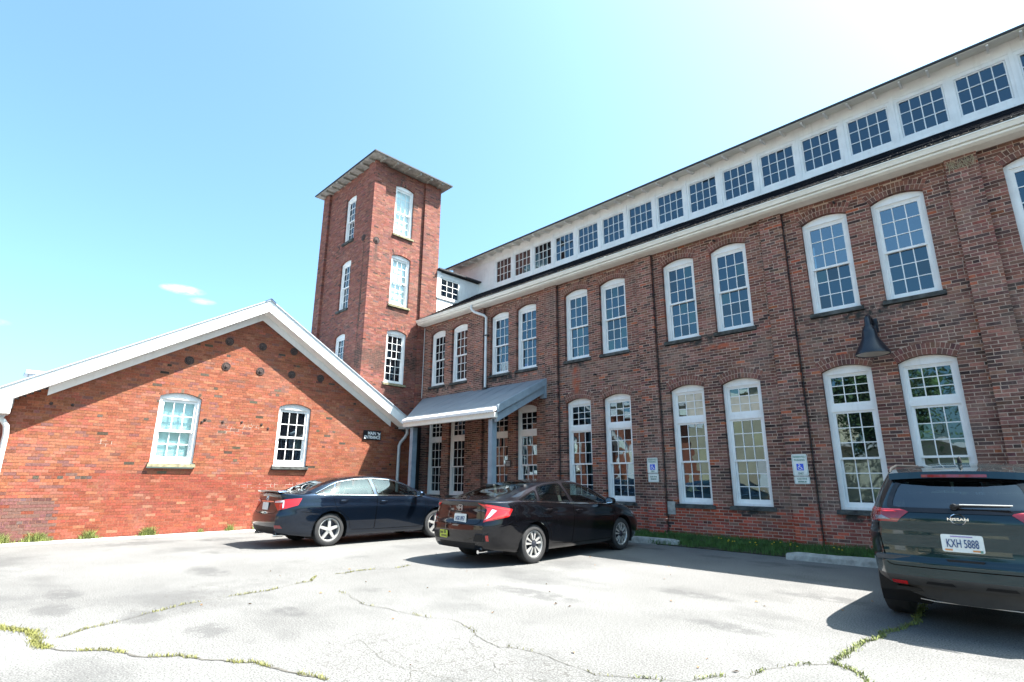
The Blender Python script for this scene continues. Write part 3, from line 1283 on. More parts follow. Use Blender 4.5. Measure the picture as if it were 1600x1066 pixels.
# clerestory
CY = 2.75
CX = [-17.975 + 1.103 * i for i in range(2, 24)]
CX = [x for x in CX if x < 6.5]
cw, cz0, cz1 = .89, 9.43, 10.42
cl_ = MB()
cl_.box(-18.7, 7.0, CY, CY + .1, 9.12, cz0 - .004)
cl_.box(-18.7, 7.0, CY, CY + .1, cz1 + .004, 10.9)
xp = -18.7
for x in CX:
    cl_.box(xp, x - .004, CY + .0, CY + .1, cz0 - .004, cz1 + .004)
    xp = x + cw + .004
cl_.box(xp, 7.0, CY, CY + .1, cz0 - .004, cz1 + .004)
cl_.build('clerestory_wall', M['white'], mill)
for x in CX:
    st = MB()
    st.box(x - .145, x - .07, CY - .022, CY, 9.27, 10.62)
    st.build('clerestory_post', M['white'], mill)
bd = MB()
bd.box(-18.7, 7.0, CY - .03, CY, 9.21, 9.27)
bd.build('clerestory_sill_board', M['white'], mill)
ct = MB()
ct.box(-18.6, 7.0, CY - .015, CY, cz1 + .10, cz1 + .112)
ct.build('clerestory_trim', M['white'], mill)
cf = MB()
pn = sash(cf, 0, cw, 0, cz1 - cz0, 4, 3, .02, .03, mt=.02, bot=.035, top=.03)
cfm = cf.mesh('window')
cfm.materials.append(M['white'])
for i, x in enumerate(CX):
    wn = bpy.data.objects.new('window', cfm)
    wn.location = (x, CY + rng.uniform(-.004, .006), cz0)
    link(wn, mill)
    g = MB()
    for (px, pz, pw, ph, py) in pn:
        tx, tz = rng.gauss(0, .0025), rng.gauss(0, .0025)
        g.poly([(px - .004, py - tx - tz, pz - .004), (px + pw + .004, py + tx - tz, pz - .004),
                (px + pw + .004, py + tx + tz, pz + ph + .004), (px - .004, py - tx + tz, pz + ph + .004)])
    g.build('glazing', M['pane'], wn, 'stuff')
    d_ = MB()
    d_.box(.02, cw - .02, .3, .31, 0, cz1 - cz0)
    d_.build('dark_interior', M['dark'], wn)
# clerestory roof with rafter tails
rf = MB()
EZ = 10.74
rf.hexa([(-18.75, 2.26, EZ - .02), (7.2, 2.26, EZ - .02), (7.2, 6.6, EZ + 1.15), (-18.75, 6.6, EZ + 1.15),
         (-18.75, 2.26, EZ + .035), (7.2, 2.26, EZ + .035), (7.2, 6.6, EZ + 1.205), (-18.75, 6.6, EZ + 1.205)])
rf.hexa([(-18.75, 6.6, EZ + 1.15), (7.2, 6.6, EZ + 1.15), (7.2, 11.2, EZ - .1), (-18.75, 11.2, EZ - .1),
         (-18.75, 6.6, EZ + 1.205), (7.2, 6.6, EZ + 1.205), (7.2, 11.2, EZ - .04), (-18.75, 11.2, EZ - .04)])
rf.build('clerestory_roof', M['roof_edge'], mill)
sf2 = MB()
sf2.hexa([(-18.7, 2.29, EZ - .036), (7.1, 2.29, EZ - .036), (7.1, 2.9, EZ + .125), (-18.7, 2.9, EZ + .125),
          (-18.7, 2.29, EZ - .022), (7.1, 2.29, EZ - .022), (7.1, 2.9, EZ + .139), (-18.7, 2.9, EZ + .139)])
sf2.build('soffit', M['cream'], mill)
rt = MB()
rt.prism([(0, 2.34, EZ - .04), (0, 2.75, EZ + .07), (0, 2.75, EZ - .02), (0, 2.42, EZ - .085), (0, 2.34, EZ - .075)], (.045, 0, 0))
rtm = rt.mesh('rafter_tail')
rtm.materials.append(M['white'])
x = -18.2
while x < 7:
    r_ = bpy.data.objects.new('rafter_tail', rtm)
    r_.location = (x + rng.uniform(-.02, .02), 0, 0)
    link(r_, mill)
    x += .545
hp = MB()
rect_frame(hp, -17.75, -16.3, 9.4, 10.3, .03, CY - .012, CY)
hp.build('hatch_panel', M['white'], mill)
# rooftop link between tower and clerestory
DX = -16.86
dm = MB()
zr = lambda y: RZ0 + (y - RY0) * slope
dm.hexa([(-20.5, .5, 7.5), (DX - .03, .5, 7.5), (DX - .03, CY, 8.9), (-20.5, CY, 8.9),
         (-20.5, .5, 9.66), (DX - .03, .5, 9.66), (DX - .03, CY, 9.66), (-20.5, CY, 9.66)])
dmo = dm.build('roof_link', M['white'], mill)
y = .5
rs = random.Random(9)
while y < CY - .02:
    bw = .105
    yb = min(y + bw, CY)
    lo = zr(y) - .02
    tops = 9.62
    if .64 < y + bw / 2 < 1.66:
        q = MB()
        q.prism([(DX - .025, y, lo), (DX - .025, yb - .004, lo + .05), (DX - .025, yb - .004, 8.575), (DX - .025, y, 8.575)], (.02 + rs.uniform(0, .003), 0, 0))
        q.build('siding_board', M['white'], dmo)
        q = MB()
        q.prism([(DX - .025, y, 9.44), (DX - .025, yb - .004, 9.44), (DX - .025, yb - .004, tops), (DX - .025, y, tops)], (.02 + rs.uniform(0, .003), 0, 0))
    else:
        q = MB()
        q.prism([(DX - .025, y, lo), (DX - .025, yb - .005, lo + .05), (DX - .025, yb - .005, tops), (DX - .025, y, tops)], (.02 + rs.uniform(0, .006), 0, 0))
    q.build('siding_board', M['white'], dmo)
    y = yb
q = MB()
q.box(DX - .0, DX + .035, .47, 1.75, 8.50, 8.57)
q.build('window_sill', M['white'], dmo)
q = MB()
q.box(DX - .0, DX + .02, .47, .66, 8.57, 9.66)
q.build('corner_board', M['white'], dmo)
q = MB()
lk = sash(q, 0, .96, 0, .80, 3, 3, -.01, .035, mt=.022)
qo = q.build('window', M['white'], dmo)
qo.location = (DX, .66, 8.60)
qo.rotation_euler = (0, 0, math.pi / 2)
q = MB()
for (px, pz, pw, ph, py) in lk:
    q.poly([(px, py, pz), (px + pw, py, pz), (px + pw, py, pz + ph), (px, py, pz + ph)])
qg = q.build('link_glazing', M['pane'], dmo, 'stuff')
qg.location = (DX, .66, 8.60)
qg.rotation_euler = (0, 0, math.pi / 2)
q = MB()
q.hexa([(-20.6, .48, 9.68), (DX + .16, .48, 9.70), (DX + .16, 3.2, 9.70), (-20.6, 3.2, 9.68),
        (-20.6, .48, 9.74), (DX + .16, .48, 9.755), (DX + .16, 3.2, 9.755), (-20.6, 3.2, 9.74)])
q.build('link_roof', M['roof_edge'], dmo)
# downpipe on the wall, dark shade lines at the pilasters
q = MB()
q.tube([(-13.64, -.40, 7.24), (-13.64, -.40, 7.08), (-13.55, -.33, 6.98), (-13.26, -.14, 6.84), (-13.19, -.10, 6.76), (-13.19, -.10, 6.6), (-13.19, -.10, 4.28)], .044, 10)
q.build('downspout', M['pvc'], mill, smooth=True)
q = MB()
q.box(-13.28, -13.10, -.17, -.01, 6.1, 6.13)
q.build('pipe_strap', M['iron'], mill)
q = MB()
q.box(-13.28, -13.10, -.17, -.01, 4.28, 4.33)
q.build('pipe_strap', M['iron'], mill)
for cx_ in (-3.535, -6.805, -10.055):  # dark tubes at the pilaster corners paint in their shaded side returns
    q = MB()
    q.tube([(cx_, -.03, .1), (cx_ + .004, -.032, 3.5), (cx_, -.03, 7.1)], .0085, 6)
    q.build('pilaster_shade_line', M['iron'], mill)
q = MB()
q.box(-6.80, -6.61, -.035, .02, .62, .91)
q.build('vent_cover', M['concrete'], mill)
for (x, z) in ((-8.75, 4.2), (-2.5, 7.02), (-5.1, 7.0)):
    q = MB()
    q.tube([(x, .02, z), (x, -.09, z), (x + .01, -.12, z - .03)], .022, 8)
    q.build('iron_hook', M['iron'], mill, smooth=True)
# bird-nest straw on a pilaster top
q = MB()
rs = random.Random(3)
for i in range(110):
    x = rs.uniform(-.62, -.22)
    z = rs.uniform(6.93, 7.1)
    l_ = rs.uniform(.03, .13)
    q.beam((x, -.112, z), (x + rs.uniform(-.04, .04), -.125 - rs.uniform(0, .03), z - l_), .004, .004, (0, 1, 0.1))
q.build('nest_straw', simple('dry_straw', (.42, .36, .24), .9, var=.5, scale=30), mill, 'stuff')
under(mill)


# ================================================================ TOWER
tower = thing('brick_tower', 'tall square red brick stair tower with a flat eaved roof', 'tower', (-19, -1, 0))
TX, TXL, TY0, TY1, TZ = -16.85, -21.12, -2.65, .50, 13.36
tb = Bricks()
# east face: recessed panel between two corner piers
TW = .86
tow = [(.0, 0, 0)]
eops = [(-1.635 - TY0, TW, 4.78, 6.70, .10), (-1.635 - TY0, TW, 7.768, 9.727, .10), (-1.635 - TY0, TW, 10.645, 12.695, .10)]
pa, pb = -2.15 - TY0, -.285 - TY0
LW = TY1 - TY0
tb.wall((TX - .10, TY0, 0), (0, 1, 0), (1, 0, 0), 0, TZ, lambda z: [(max(a, pa), min(b, pb), e0, e1) for (a, b, e0, e1) in openings_fn(pa, pb, eops, rings=2)(z)], pal_tower, seed=21)
tb.wall((TX, TY0, 0), (0, 1, 0), (1, 0, 0), 0, TZ, lambda z: [(0, pa, True, True)], pal_tower, seed=22, depth=.11, jamb=.11)
tb.wall((TX, TY0, 0), (0, 1, 0), (1, 0, 0), 0, TZ, lambda z: [(pb, LW, True, True)], pal_tower, seed=23, depth=.11, jamb=.11)
# south face
sx0 = -19.19 - TXL
sops = [(sx0, .80, 4.9, 6.64, .10), (sx0, .80, 7.71, 9.656, .10), (sx0, .80, 10.58, 12.49, .10)]
qa, qb = -20.60 - TXL, (TX - TXL) - .50
SWd = TX - TXL
tb.wall((TXL, TY0 + .10, 0), (1, 0, 0), (0, -1, 0), 2.5, TZ, openings_fn(qa, qb, sops), pal_tower, seed=24)
tb.wall((TXL, TY0, 0), (1, 0, 0), (0, -1, 0), 2.5, TZ, lambda z: [(0, qa, True, True)], pal_tower, seed=25, depth=.11, jamb=.11)
tb.wall((TXL, TY0, 0), (1, 0, 0), (0, -1, 0), 2.5, TZ, lambda z: [(qb, SWd, True, True)], pal_tower, seed=26, depth=.11, jamb=.11)
# plain remaining faces
tb.wall((TX, TY1, 0), (-1, 0, 0), (0, 1, 0), 7, TZ, lambda z: [(0, SWd, True, True)], pal_tower, seed=27)
tb.wall((TXL, TY1, 0), (0, -1, 0), (-1, 0, 0), 2.5, TZ, lambda z: [(0, LW, True, True)], pal_tower, seed=28)
vs = []
for (x, w, zs, zp, rise) in eops:
    vs += tb.voussoirs((TX - .10, TY0, 0), (0, 1, 0), (1, 0, 0), x + w / 2, zp, w, rise, pal_tower, seed=int(zp * 10))[0]
for (x, w, zs, zp, rise) in sops:
    vs += tb.voussoirs((TXL, TY0 + .10, 0), (1, 0, 0), (0, -1, 0), x + w / 2, zp, w, rise, pal_tower, seed=int(zp * 10 + 3))[0]
tb.finish(tower, M['brick_tower'], M['mortar_tower'], vs, 300)
ab = MB()
for (ops_, mk) in ((eops, lambda a, z: (TX - .1025, TY0 + a, z)), (sops, lambda a, z: (TXL + a, TY0 + .1025, z))):
    for (x, w, zs, zp, rise) in ops_:
        Rr = (w * w / 4 + rise * rise) / (2 * rise)
        zc = zp + rise - Rr
        th = math.asin(w / 2 / Rr)
        for i in range(8):
            t0, t1 = -th + 2 * th * i / 8, -th + 2 * th * (i + 1) / 8
            ab.poly([mk(x + w / 2 + r2 * math.sin(t_), zc + r2 * math.cos(t_)) for (r2, t_) in
                     ((Rr + .002, t0), (Rr + .002, t1), (Rr + RING + .07, t1), (Rr + RING + .07, t0))])
ab.build('arch_mortar', M['mortar_tower'], tower, 'stuff')
for (x, w, zs, zp, rise) in eops:
    window(tower, 'double', (TX - .17, TY0 + x, zs), 'E', w, zp - zs, rise, single=False, sill=M['stone_y'], wob=1.0,
           pane=M['pane_clear'] if zs > 7 else None)
    if zs > 7:
        q = MB()
        q.box(TX - .325, TX - .315, TY0 + x + .03, TY0 + x + w - .03, zs, zp)
        q.build('window_blind', M['blind'], tower)
for (x, w, zs, zp, rise) in sops:
    window(tower, 'double', (TXL + x, TY0 + .17, zs), 'S', w, zp - zs, rise, single=False, sill=M['stone'])
q = MB()
q.box(TXL + .15, TX - .55, TY0 + .62, TY1 - .1, 2.5, TZ)
q.build('core_wall', M['dark'], tower)
# roof: thin slab on rafters, low hip above
ex0, ex1, ey0, ey1 = TXL - .30, TX + .43, TY0 - .31, TY1 + .28
q = MB()
zt = TZ + .06
q.box(ex0, ex1, ey0, ey1, zt, zt + .05)
cx_, cy_ = (ex0 + ex1) / 2, (ey0 + ey1) / 2
q.poly([(ex0, ey0, zt + .052), (ex1, ey0, zt + .052), (cx_ + .5, cy_, zt + .5), (cx_ - .5, cy_, zt + .5)])
q.poly([(ex1, ey0, zt + .052), (ex1, ey1, zt + .052), (cx_ + .5, cy_, zt + .5)])
q.poly([(ex1, ey1, zt + .052), (ex0, ey1, zt + .052), (cx_ - .5, cy_, zt + .5), (cx_ + .5, cy_, zt + .5)])
q.poly([(ex0, ey1, zt + .052), (ex0, ey0, zt + .052), (cx_ - .5, cy_, zt + .5)])
q.build('roof', M['roof_edge'], tower)
q = MB()
q.box(ex0 + .03, ex1 - .03, ey0 + .03, ey1 - .03, zt - .022, zt - .001)
q.build('soffit', M['tower_soffit'], tower)
q = MB()
q.box(0, .06, 0, .36, 0, .09)
rm_ = q.mesh('rafter_tail')
rm_.materials.append(M['tower_soffit'])
for i in range(9):
    r_ = bpy.data.objects.new('rafter_tail', rm_)
    r_.location = (TXL + .1 + i * .5, ey0 + .05, zt - .112)
    link(r_, tower)
for i in range(6):
    r_ = bpy.data.objects.new('rafter_tail', rm_)
    r_.rotation_euler = (0, 0, math.pi / 2)
    r_.location = (ex1 - .05, TY0 + .15 + i * .55, zt - .112)
    link(r_, tower)
disc = MB()
disc.lathe([(.0, -.035), (.035, -.035), (.04, -.02), (.075, -.018), (.085, 0), (.095, -.012), (.115, -.010), (.12, .012)], 18, 'y')
dmesh = disc.mesh('anchor_plate', True)
dmesh.materials.append(M['rust'])
for (loc, rz_) in (((TX + .004, -2.40, 10.06), math.pi / 2), ((-17.37, TY0 - .004, 10.25), 0)):
    a_ = bpy.data.objects.new('anchor_plate', dmesh)
    a_.location = loc
    a_.rotation_euler = (0, 0, rz_)
    a_.scale = (1.15, 1.3, 1.15)
    link(a_, tower)
q = MB()
q.tube([(TX + .02, -.03, 4.35), (TX + .02, -.03, 7.1)], .012, 6)
q.build('wall_conduit', M['pvc'], tower)
q = MB()
q.box(TX + .012, TX + .05, -1.15, -.012, 0.05, 3.25)
q.build('entry_door', M['door'], tower)
under(tower)


# ================================================================ GABLED BUILDING
gab = thing('gabled_brick_building', 'low orange red brick building with a white trimmed gable facing the car park', 'building', (-18, -6, 0))
GX, GY0, GY1 = -16.38, -11.36, -.74
AY, AZ, GS = -6.27, 6.20, .61
gb = Bricks(.003)
gops = [(-8.584 - GY0, .99, 1.745, 3.46, .12), (-5.486 - GY0, .99, 1.735, 3.47, .12)]


def gabfn(z):
    if z > 2.85:
        hw = (AZ - .03 - z) / GS
        a, b = max(0, AY - hw - GY0), min(GY1 - GY0, AY + hw - GY0)
    else:
        a, b = 0, GY1 - GY0
    if b - a < .1:
        return []
    iv = openings_fn(a, b, gops, rings=1)(z)
    return [(p, q_, e0, (e1 if q_ < GY1 - GY0 - .01 else True)) for (p, q_, e0, e1) in iv]


gb.wall((GX, GY0, 0), (0, 1, 0), (1, 0, 0), -.03, AZ, gabfn, pal_gable, seed=41, header_every=7, jd=.0042, ch=.0690, bl=.2135)
vs = []
for (x, w, zs, zp, rise) in gops:
    vs += gb.voussoirs((GX, GY0, 0), (0, 1, 0), (1, 0, 0), x + w / 2, zp, w, rise, lambda a_, z_, rr: pal_gable(5.0, 3.0, rr), rings=1, proud=0, seed=int(x * 10))[0]
gb.finish(gab, M['brick_gable'], M['mortar_gable'], vs, 300, avoid=lambda x, y: x > 405 and y > 745)
ab = MB()
for (x, w, zs, zp, rise) in gops:
    Rr = (w * w / 4 + rise * rise) / (2 * rise)
    zc = zp + rise - Rr
    th = math.asin(w / 2 / Rr)
    for i in range(8):
        t0, t1 = -th + 2 * th * i / 8, -th + 2 * th * (i + 1) / 8
        ab.poly([(GX - .0022, GY0 + x + w / 2 + r2 * math.sin(t_), zc + r2 * math.cos(t_)) for (r2, t_) in
                 ((Rr + .002, t0), (Rr + .002, t1), (Rr + .185, t1), (Rr + .185, t0))])
ab.build('arch_mortar', M['mortar_gable'], gab, 'stuff')
wA = window(gab, 'gable', (GX - .06, GY0 + gops[0][0], gops[0][2]), 'E', .99, gops[0][3] - gops[0][2], .12, sill=M['stone_y'], pane=M['pane_clear'],
            label='window with a pale blind drawn down')
wB = window(gab, 'gable', (GX - .06, GY0 + gops[1][0], gops[1][2]), 'E', .99, gops[1][3] - gops[1][2], .12, sill=M['stone'], wob=.8)
q = MB()
rs = random.Random(2)
for i in range(50):
    z = .06 + i * .034
    q.hexa([(.08, .135, z), (.91, .135, z), (.91, .155, z + .012), (.08, .155, z + .012),
            (.08, .135, z + .002), (.91, .135, z + .002), (.91, .155, z + .014), (.08, .155, z + .014)])
bl_ = q.build('blind_slats', M['blind'], wA, 'stuff')
q = MB()
q.box(.06, .93, .165, .17, .05, 1.75)
q.build('blind_back', M['blind'], wA)
# side walls and rear
q = MB()
q.box(-30, GX - .02, GY0, GY0 + .2, 0, 2.9)
q.build('side_wall', M['mortar_gable'], gab)
q = MB()
q.box(-30, TXL, GY1 - .9, GY1 - .7, 0, 2.9)
q.build('side_wall', M['mortar_gable'], gab)
q = MB()
q.box(GX - .3, GX - .02, GY1 - .02, GY1, 0, 3.2)
q.build('side_wall', M['mortar_gable'], gab)
# roof slopes, fascia, frieze, soffit
OH = .45
FX = GX + OH
zf = lambda y: 6.52 - GS * abs(y - AY)      # top of the rake fascia
YL, YR = -11.95, -1.26
q = MB()
for (ya, yb) in ((YL - .05, AY), (AY, YR + .03)):
    za, zb = zf(ya), zf(yb)
    q.hexa([(-30, ya, za + .005), (FX + .03, ya, za + .005), (FX + .03, yb, zb + .005), (-30, yb, zb + .005),
            (-30, ya, za + .035), (FX + .03, ya, za + .035), (FX + .03, yb, zb + .035), (-30, yb, zb + .035)])
q.build('roof', M['metal_roof'], gab)
for (ya, yb) in ((YL - .05, AY), (AY, YR + .03)):
    x = FX - .35
    while x > -30:
        q = MB()
        q.hexa([(x, ya, zf(ya) + .035), (x + .03, ya, zf(ya) + .035), (x + .03, yb, zf(yb) + .035), (x, yb, zf(yb) + .035),
                (x, ya, zf(ya) + .065), (x + .03, ya, zf(ya) + .065), (x + .03, yb, zf(yb) + .065), (x, yb, zf(yb) + .065)])
        q.build('roof_seam', M['metal_roof'], gab)
        x -= .9
q = MB()
q.prism([(-30, AY - .16, zf(AY - .16) + .04), (-30, AY, 6.52 + .055), (-30, AY + .16, zf(AY + .16) + .04), (-30, AY, 6.52 + .085)], (FX + .05 + 30, 0, 0))
q.build('ridge_cap', simple('blue_ridge_metal', (.16, .26, .50), .4, .3), gab)
FH = .34
q = MB()
for (ya, yb) in ((YL, AY), (AY, YR)):
    q.hexa([(FX - .03, ya, zf(ya) - FH), (FX, ya, zf(ya) - FH), (FX, yb, zf(yb) - FH), (FX - .03, yb, zf(yb) - FH),
            (FX - .03, ya, zf(ya)), (FX, ya, zf(ya)), (FX, yb, zf(yb)), (FX - .03, yb, zf(yb))])
q.build('rake_fascia', M['white_clean'], gab)
q = MB()
for (ya, yb) in ((YL, AY), (AY, YR)):
    q.hexa([(GX + .0, ya, zf(ya) - FH + .012), (FX - .031, ya, zf(ya) - FH + .012), (FX - .031, yb, zf(yb) - FH + .012), (GX, yb, zf(yb) - FH + .012),
            (GX + .0, ya, zf(ya) - FH + .03), (FX - .031, ya, zf(ya) - FH + .03), (FX - .031, yb, zf(yb) - FH + .03), (GX, yb, zf(yb) - FH + .03)])
q.build('soffit', M['white_clean'], gab)
q = MB()
for (ya, yb) in ((-10.82, AY), (AY, -1.62)):
    q.hexa([(GX + .003, ya, zf(ya) - FH - .19), (GX + .03, ya, zf(ya) - FH - .19), (GX + .03, yb, zf(yb) - FH - .19), (GX + .003, yb, zf(yb) - FH - .19),
            (GX + .003, ya, zf(ya) - FH + .01), (GX + .03, ya, zf(ya) - FH + .01), (GX + .03, yb, zf(yb) - FH + .01), (GX + .003, yb, zf(yb) - FH + .01)])
q.build('frieze_board', M['white_clean'], gab)
# eave boxes at both ends
q = MB()
q.prism([(GX - .2, -11.40, 2.90), (GX - .2, -11.40, zf(-11.40) - FH + .02), (GX - .2, YL, zf(YL) - FH + .02), (GX - .2, YL, 2.72), (GX - .2, -11.40, 2.72)], (FX - GX + .19, 0, 0))
q.build('eave_return', M['white_clean'], gab)
q = MB()
q.prism([(GX + .05, YR - .05, 3.08), (GX + .05, YR + .16, 3.08), (GX + .05, YR + .22, 3.48), (GX + .05, YR - .05, 3.46)], (FX - GX - .04, 0, 0))
q.build('gutter_box', M['pipegrey'], gab)
q = MB()
q.tube([(FX - .14, -1.12, 3.1), (FX - .14, -1.12, 2.92), (FX - .2, -1.15, 2.80), (GX + .12, -1.24, 2.62), (GX + .09, -1.27, 2.5), (GX + .09, -1.27, 2.3), (GX + .09, -1.27, .08)], .055, 12)
q.build('downspout', M['pipegrey'], gab, smooth=True)
q = MB()
q.tube([(GX + .12, -12.1, 2.62), (GX + .12, -11.58, 2.62), (GX + .12, -11.47, 2.58), (GX + .12, -11.40, 2.47), (GX + .11, -11.375, 2.3), (GX + .10, -11.375, .1)], .055, 12)
q.build('downspout', M['pvc'], gab, smooth=True)
for (y_, z_) in ((-7.106, 5.186), (-6.176, 5.197), (-5.23, 5.209), (-8.047, 4.479), (-7.106, 4.461), (-6.164, 4.453), (-5.224, 4.48), (-4.294, 4.489)):
    a_ = bpy.data.objects.new('anchor_plate', dmesh)
    a_.location = (GX + .008, y_, z_)
    a_.rotation_euler = (0, 0, math.pi / 2)
    link(a_, gab)
for (y_, z_) in ((-10.719, 3.04), (-10.327, 3.045), (-7.45, 2.93), (-7.0, 2.90), (-6.5, 2.93), (-5.95, 2.9), (-5.75, 2.8), (-7.52, 2.86)):
    a_ = bpy.data.objects.new('anchor_bolt', dmesh)
    a_.location = (GX + .006, y_, z_)
    a_.rotation_euler = (0, 0, math.pi / 2)
    a_.scale = (.3, .6, .3)
    link(a_, gab)
# roof ventilators behind the slopes
q = MB()
q.lathe([(.16, 0), (.16, .35), (.24, .36), (.24, .44), (0, .52)], 18, 'z', (-18.6, -3.6, zf(-3.6) - .05))
q.build('roof_vent', M['white_clean'], gab, smooth=True)
q = MB()
vy = -11.0
q.box(-22.6, -21.9, vy + .06, vy + .9, 3.2, 4.44)
q.build('roof_monitor', M['metal_roof'], gab)
q = MB()
q.box(-22.7, -21.8, vy - .04, vy + 1.0, 4.44, 4.55)
q.build('monitor_roof', M['metal_roof'], gab)
under(gab)


# ================================================================ ENTRANCE CANOPY
can = thing('entrance_canopy', 'blue grey lean to canopy on two posts over the main entrance', 'canopy', (-13.5, -1, 0))
KX0, KX1, KY, KZ0, KZ1 = -16.80, -10.52, -2.06, 3.30, 4.33
q = MB()
KXF = -14.78
q.hexa([(KXF, KY, KZ0 - .04), (KX1, KY, KZ0 - .04), (KX1, -.005, KZ1 - .04), (KX0, -.005, KZ1 - .04),
        (KXF, KY, KZ0), (KX1, KY, KZ0), (KX1, -.005, KZ1), (KX0, -.005, KZ1)])
q.build('roof', M['membrane'], can)
q = MB()
x = KXF + .3
kv = np.array((0, 2.055, KZ1 - KZ0))
while x < KX1:
    q.hexa([(x, KY + .02, KZ0 + .001), (x + .018, KY + .02, KZ0 + .001), (x + .018, -.01, KZ1 - .004), (x, -.01, KZ1 - .004),
            (x, KY + .02, KZ0 + .012), (x + .018, KY + .02, KZ0 + .012), (x + .018, -.01, KZ1 + .008), (x, -.01, KZ1 + .008)])
    x += .62
q.build('roof_rib', M['membrane'], can)
q = MB()
q.hexa([(KXF, KY - .16, KZ0 - .17), (KX1 + .02, KY - .16, KZ0 - .17), (KX1 + .02, KY + .05, KZ0 - .08), (KXF, KY + .05, KZ0 - .08),
        (KXF, KY - .16, KZ0 - .10), (KX1 + .02, KY - .16, KZ0 - .10), (KX1 + .02, KY + .05, KZ0 + .012), (KXF, KY + .05, KZ0 + .012)])
q.build('front_flashing', M['white_clean'], can)
q = MB()
q.box(KXF, KX1, KY - .10, KY + .02, KZ0 - .31, KZ0 - .172)
q.build('front_fascia', M['cream'], can)
q = MB()
x = KXF + .02
while x < KX1:
    q.box(x, x + .03, KY - .165, KY - .155, KZ0 - .185, KZ0 - .165)
    x += .06
q.build('drip_teeth', M['white_clean'], can, 'stuff')
q = MB()
q.hexa([(KX1 + .001, KY - .02, KZ0 - .19), (KX1 + .05, KY - .02, KZ0 - .19), (KX1 + .05, -.005, KZ1 - .17), (KX1 + .001, -.005, KZ1 - .17),
        (KX1 + .001, KY - .02, KZ0 + .02), (KX1 + .05, KY - .02, KZ0 + .02), (KX1 + .05, -.005, KZ1 + .02), (KX1 + .001, -.005, KZ1 + .02)])
q.build('rake_board', M['post'], can)
q = MB()
q.hexa([(KX1 - .12, KY + .02, KZ0 - .42), (KX1 - .01, KY + .02, KZ0 - .42), (KX1 - .01, -.005, KZ1 - .40), (KX1 - .12, -.005, KZ1 - .40),
        (KX1 - .12, KY + .02, KZ0 - .20), (KX1 - .01, KY + .02, KZ0 - .20), (KX1 - .01, -.005, KZ1 - .18), (KX1 - .12, -.005, KZ1 - .18)])
q.build('side_beam', M['post'], can)
q = MB()
q.box(KX1 - .16, KX1 + .045, -.16, -.004, KZ1 - .62, KZ1 - .16)
q.build('wall_bracket', M['post'], can)
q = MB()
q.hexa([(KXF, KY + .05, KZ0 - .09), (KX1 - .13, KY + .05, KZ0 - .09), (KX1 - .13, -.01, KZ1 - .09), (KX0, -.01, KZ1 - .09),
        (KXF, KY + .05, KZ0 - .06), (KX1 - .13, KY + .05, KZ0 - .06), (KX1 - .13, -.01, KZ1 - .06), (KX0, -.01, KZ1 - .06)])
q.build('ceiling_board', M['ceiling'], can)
for px in (-10.80, -14.46):
    q = MB()
    q.box(px - .075, px + .075, KY + .02, KY + .19, 0, KZ0 - .33)
    q.build('post', M['post'], can)
q = MB()
q.lathe([(0, 0), (.05, -.01), (.06, -.1), (.05, -.17), (0, -.2)], 14, 'z', (-12.6, -1.0, 3.72))
q.build('ceiling_light', M['lens'], can, smooth=True)
under(can)
q = MB()  # added dark slab, cuts light bouncing up under the canopy
q.box(-16.8, -10.6, -1.95, -.01, -.04, .006)
q.build('bounce_blocker_slab', simple('bounce_blocker_dark', (.045, .045, .045), .95, var=.3, scale=9, bmp=.4), None, 'structure')


# ================================================================ CARS
def pchip(xk, yk, x):
    xk = np.asarray(xk, float)
    yk = np.asarray(yk, float)
    h = np.diff(xk)
    d = np.diff(yk) / h
    m = np.zeros_like(yk)
    for i in range(1, len(xk) - 1):
        if d[i - 1] * d[i] > 0:
            w1 = 2 * h[i] + h[i - 1]
            w2 = h[i] + 2 * h[i - 1]
            m[i] = (w1 + w2) / (w1 / d[i - 1] + w2 / d[i])
    m[0], m[-1] = d[0], d[-1]
    x = np.clip(x, xk[0], xk[-1])
    i = np.clip(np.searchsorted(xk, x) - 1, 0, len(h) - 1)
    t = (x - xk[i]) / h[i]
    return ((1 + 2 * t) * (1 - t) ** 2 * yk[i] + t * (1 - t) ** 2 * h[i] * m[i] + t * t * (3 - 2 * t) * yk[i + 1] + t * t * (t - 1) * h[i] * m[i + 1])


def pip(poly, x, y):
    n_ = len(poly)
    ins = np.zeros(len(x), bool)
    j = n_ - 1
    for i in range(n_):
        xi, yi = poly[i]
        xj, yj = poly[j]
        c = ((yi > y) != (yj > y)) & (x < (xj - xi) * (y - yi) / (yj - yi + 1e-12) + xi)
        ins ^= c
        j = i
    return ins


def near_poly(poly, P):
    best = np.full(len(P), 1e9)
    out = P.copy()
    for i in range(len(poly)):
        a = np.array(poly[i], float)
        b = np.array(poly[(i + 1) % len(poly)], float)
        ab = b - a
        t = np.clip(((P - a) @ ab) / (ab @ ab + 1e-12), 0, 1)
        q = a + t[:, None] * ab
        d = np.linalg.norm(P - q, axis=1)
        m = d < best
        best[m] = d[m]
        out[m] = q[m]
    return out, best


def roundpoly(p, r=.03, n_=4):
    out = []
    k_ = len(p)
    for i in range(k_):
        a, b, c = (np.array(p[(i + d) % k_], float) for d in (-1, 0, 1))
        u = a - b
        v = c - b
        lu, lv = np.linalg.norm(u), np.linalg.norm(v)
        rr_ = min(r, lu * .45, lv * .45)
        p0, p1 = b + u / lu * rr_, b + v / lv * rr_
        for t in np.linspace(0, 1, n_):
            out.append(tuple((1 - t) ** 2 * p0 + 2 * t * (1 - t) * b + t * t * p1))
    return out


